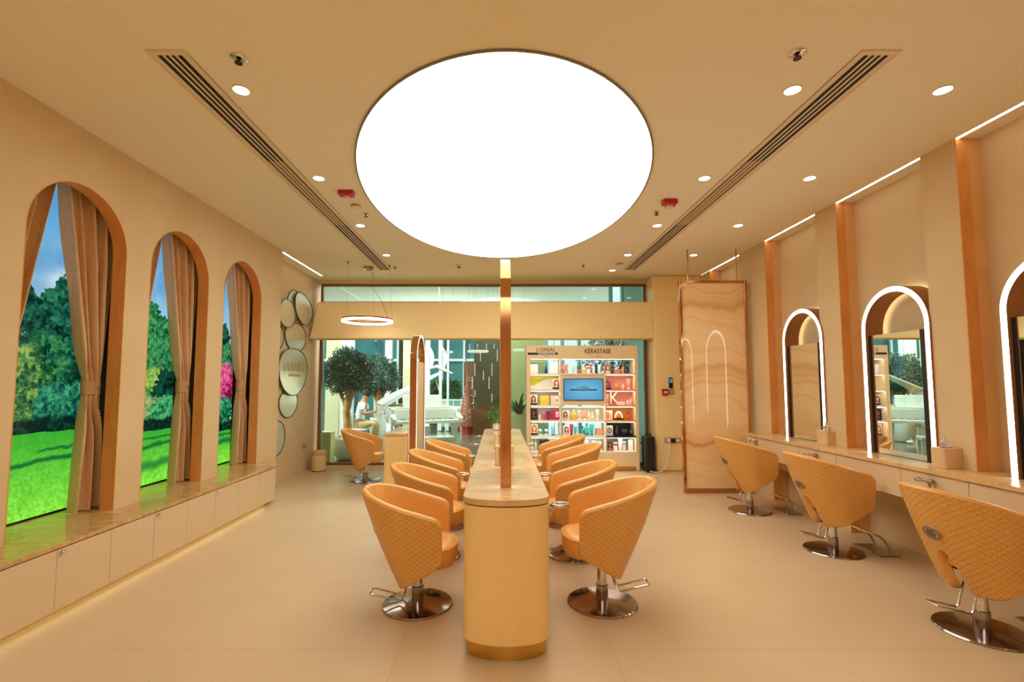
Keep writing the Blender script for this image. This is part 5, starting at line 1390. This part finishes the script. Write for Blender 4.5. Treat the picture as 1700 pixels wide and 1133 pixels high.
rods = [(779.5, 571, 584), (792.5, 571, 579), (807.5, 571, 583), (820.3, 571, 579), (825.5, 580, 600), (788.4, 604, 624), (816.6, 604, 624), (802.6, 616, 631), (784.2, 626, 646), (812, 626, 646), (788.6, 648, 659), (816.6, 654, 668), (797.5, 584, 600)]
ROD = ['thin glowing rod hanging before the dark lobby wall, ' + q for q in ('top row, first from the pillar', 'top row, second from the pillar', 'top row, third from the pillar', 'top row, last towards the column', 'long one against the bronze column', 'upper middle, pillar side', 'upper middle, column side', 'centre of the cluster', 'middle height against the brown pillar', 'middle height beside the column', 'low one near the fairy lights', 'lowest of all, by the wood dado', 'hanging through the big ring lamp')]
for k, (px, a, b) in enumerate(rods):
    y = 12.2 + .06 * k; x, z0, z1 = LX(px, y), LZ(b, y), LZ(a, y)
    t = thing('pendant_light_rod', ROD[k], 'pendant lamp', (x, y, z0), 0, GR)
    MB().box(-.008, .008, -.008, .008, 0, z1 - z0).build('tube', emit('rod_glow', (1, .95, .8), 1.0) if 'rod_glow' not in MATS else MATS['rod_glow'], t, smooth=0)
    MB().cyl((0, 0, z1 - z0), (0, 0, 4.753 - z0), .002, 5).build('wire', M_black, t)
for (px, py, w_, l) in ((793.5, 584, 35, 'large glowing ring hanging before the dark lobby wall'), (742.5, 585, 19, 'small ring lamp hanging past the wing sculpture'), (861, 581.5, 19, 'ring lamp hanging left of the product display sign')):
    y = 12.9; t = thing('pendant_ring_lamp', l, 'pendant lamp', (LX(px, y), y, LZ(py, y)), 0, 'ring lamps in the lobby'); r = w_ / 800 * y / 2
    MB().ring(ci(r), ci(r * .86), 2, -.02, .03).build('ring', MATS['rod_glow'], t)
    MB().cyl((r * .93, 0, .03), (r * .93, 0, 4.753 - LZ(py, y)), .002, 5).cyl((-r * .93, 0, .03), (-r * .93, 0, 4.753 - LZ(py, y)), .002, 5).build('cable', M_black, t)

# ------------------------------------------------------------------ daylight and added lobby fill lights
w = bpy.data.worlds.new('daylight'); SC.world = w; w.use_nodes = True
bg = w.node_tree.nodes['Background']; bg.inputs['Color'].default_value = (.78, .93, 1, 1); bg.inputs['Strength'].default_value = WORLD_E
sun = bpy.data.lights.new('sun', 'SUN'); sun.energy = SUN_E; sun.angle = radians(1); sun.color = (1, .97, .90)
so = bpy.data.objects.new('sun', sun); C.objects.link(so); so.rotation_euler = Vector((.78, .34, -.50)).to_track_quat('-Z', 'Y').to_euler()
def area(name, loc, sx, sy, e, col=(1, .95, .85), rot=(0, 0, 0)):
    l = bpy.data.lights.new(name, 'AREA'); l.shape = 'RECTANGLE'; l.size = sx; l.size_y = sy; l.energy = e; l.color = col
    o = bpy.data.objects.new(name, l); C.objects.link(o); o.location = loc; o.rotation_euler = rot
    return o
area('lobby_fill_light', (-1.5, 12.5, 4.6), 5, 3.5, LOBBY_E, (.97, 1, .97))  # added area light that raises the overall brightness of the lobby
area('lobby_fill_light', (-.4, 9.5, 4.3), 1.6, .6, 120, (1, .99, .95), (radians(38), 0, radians(25)))  # added light tilted at the piano to brighten its front
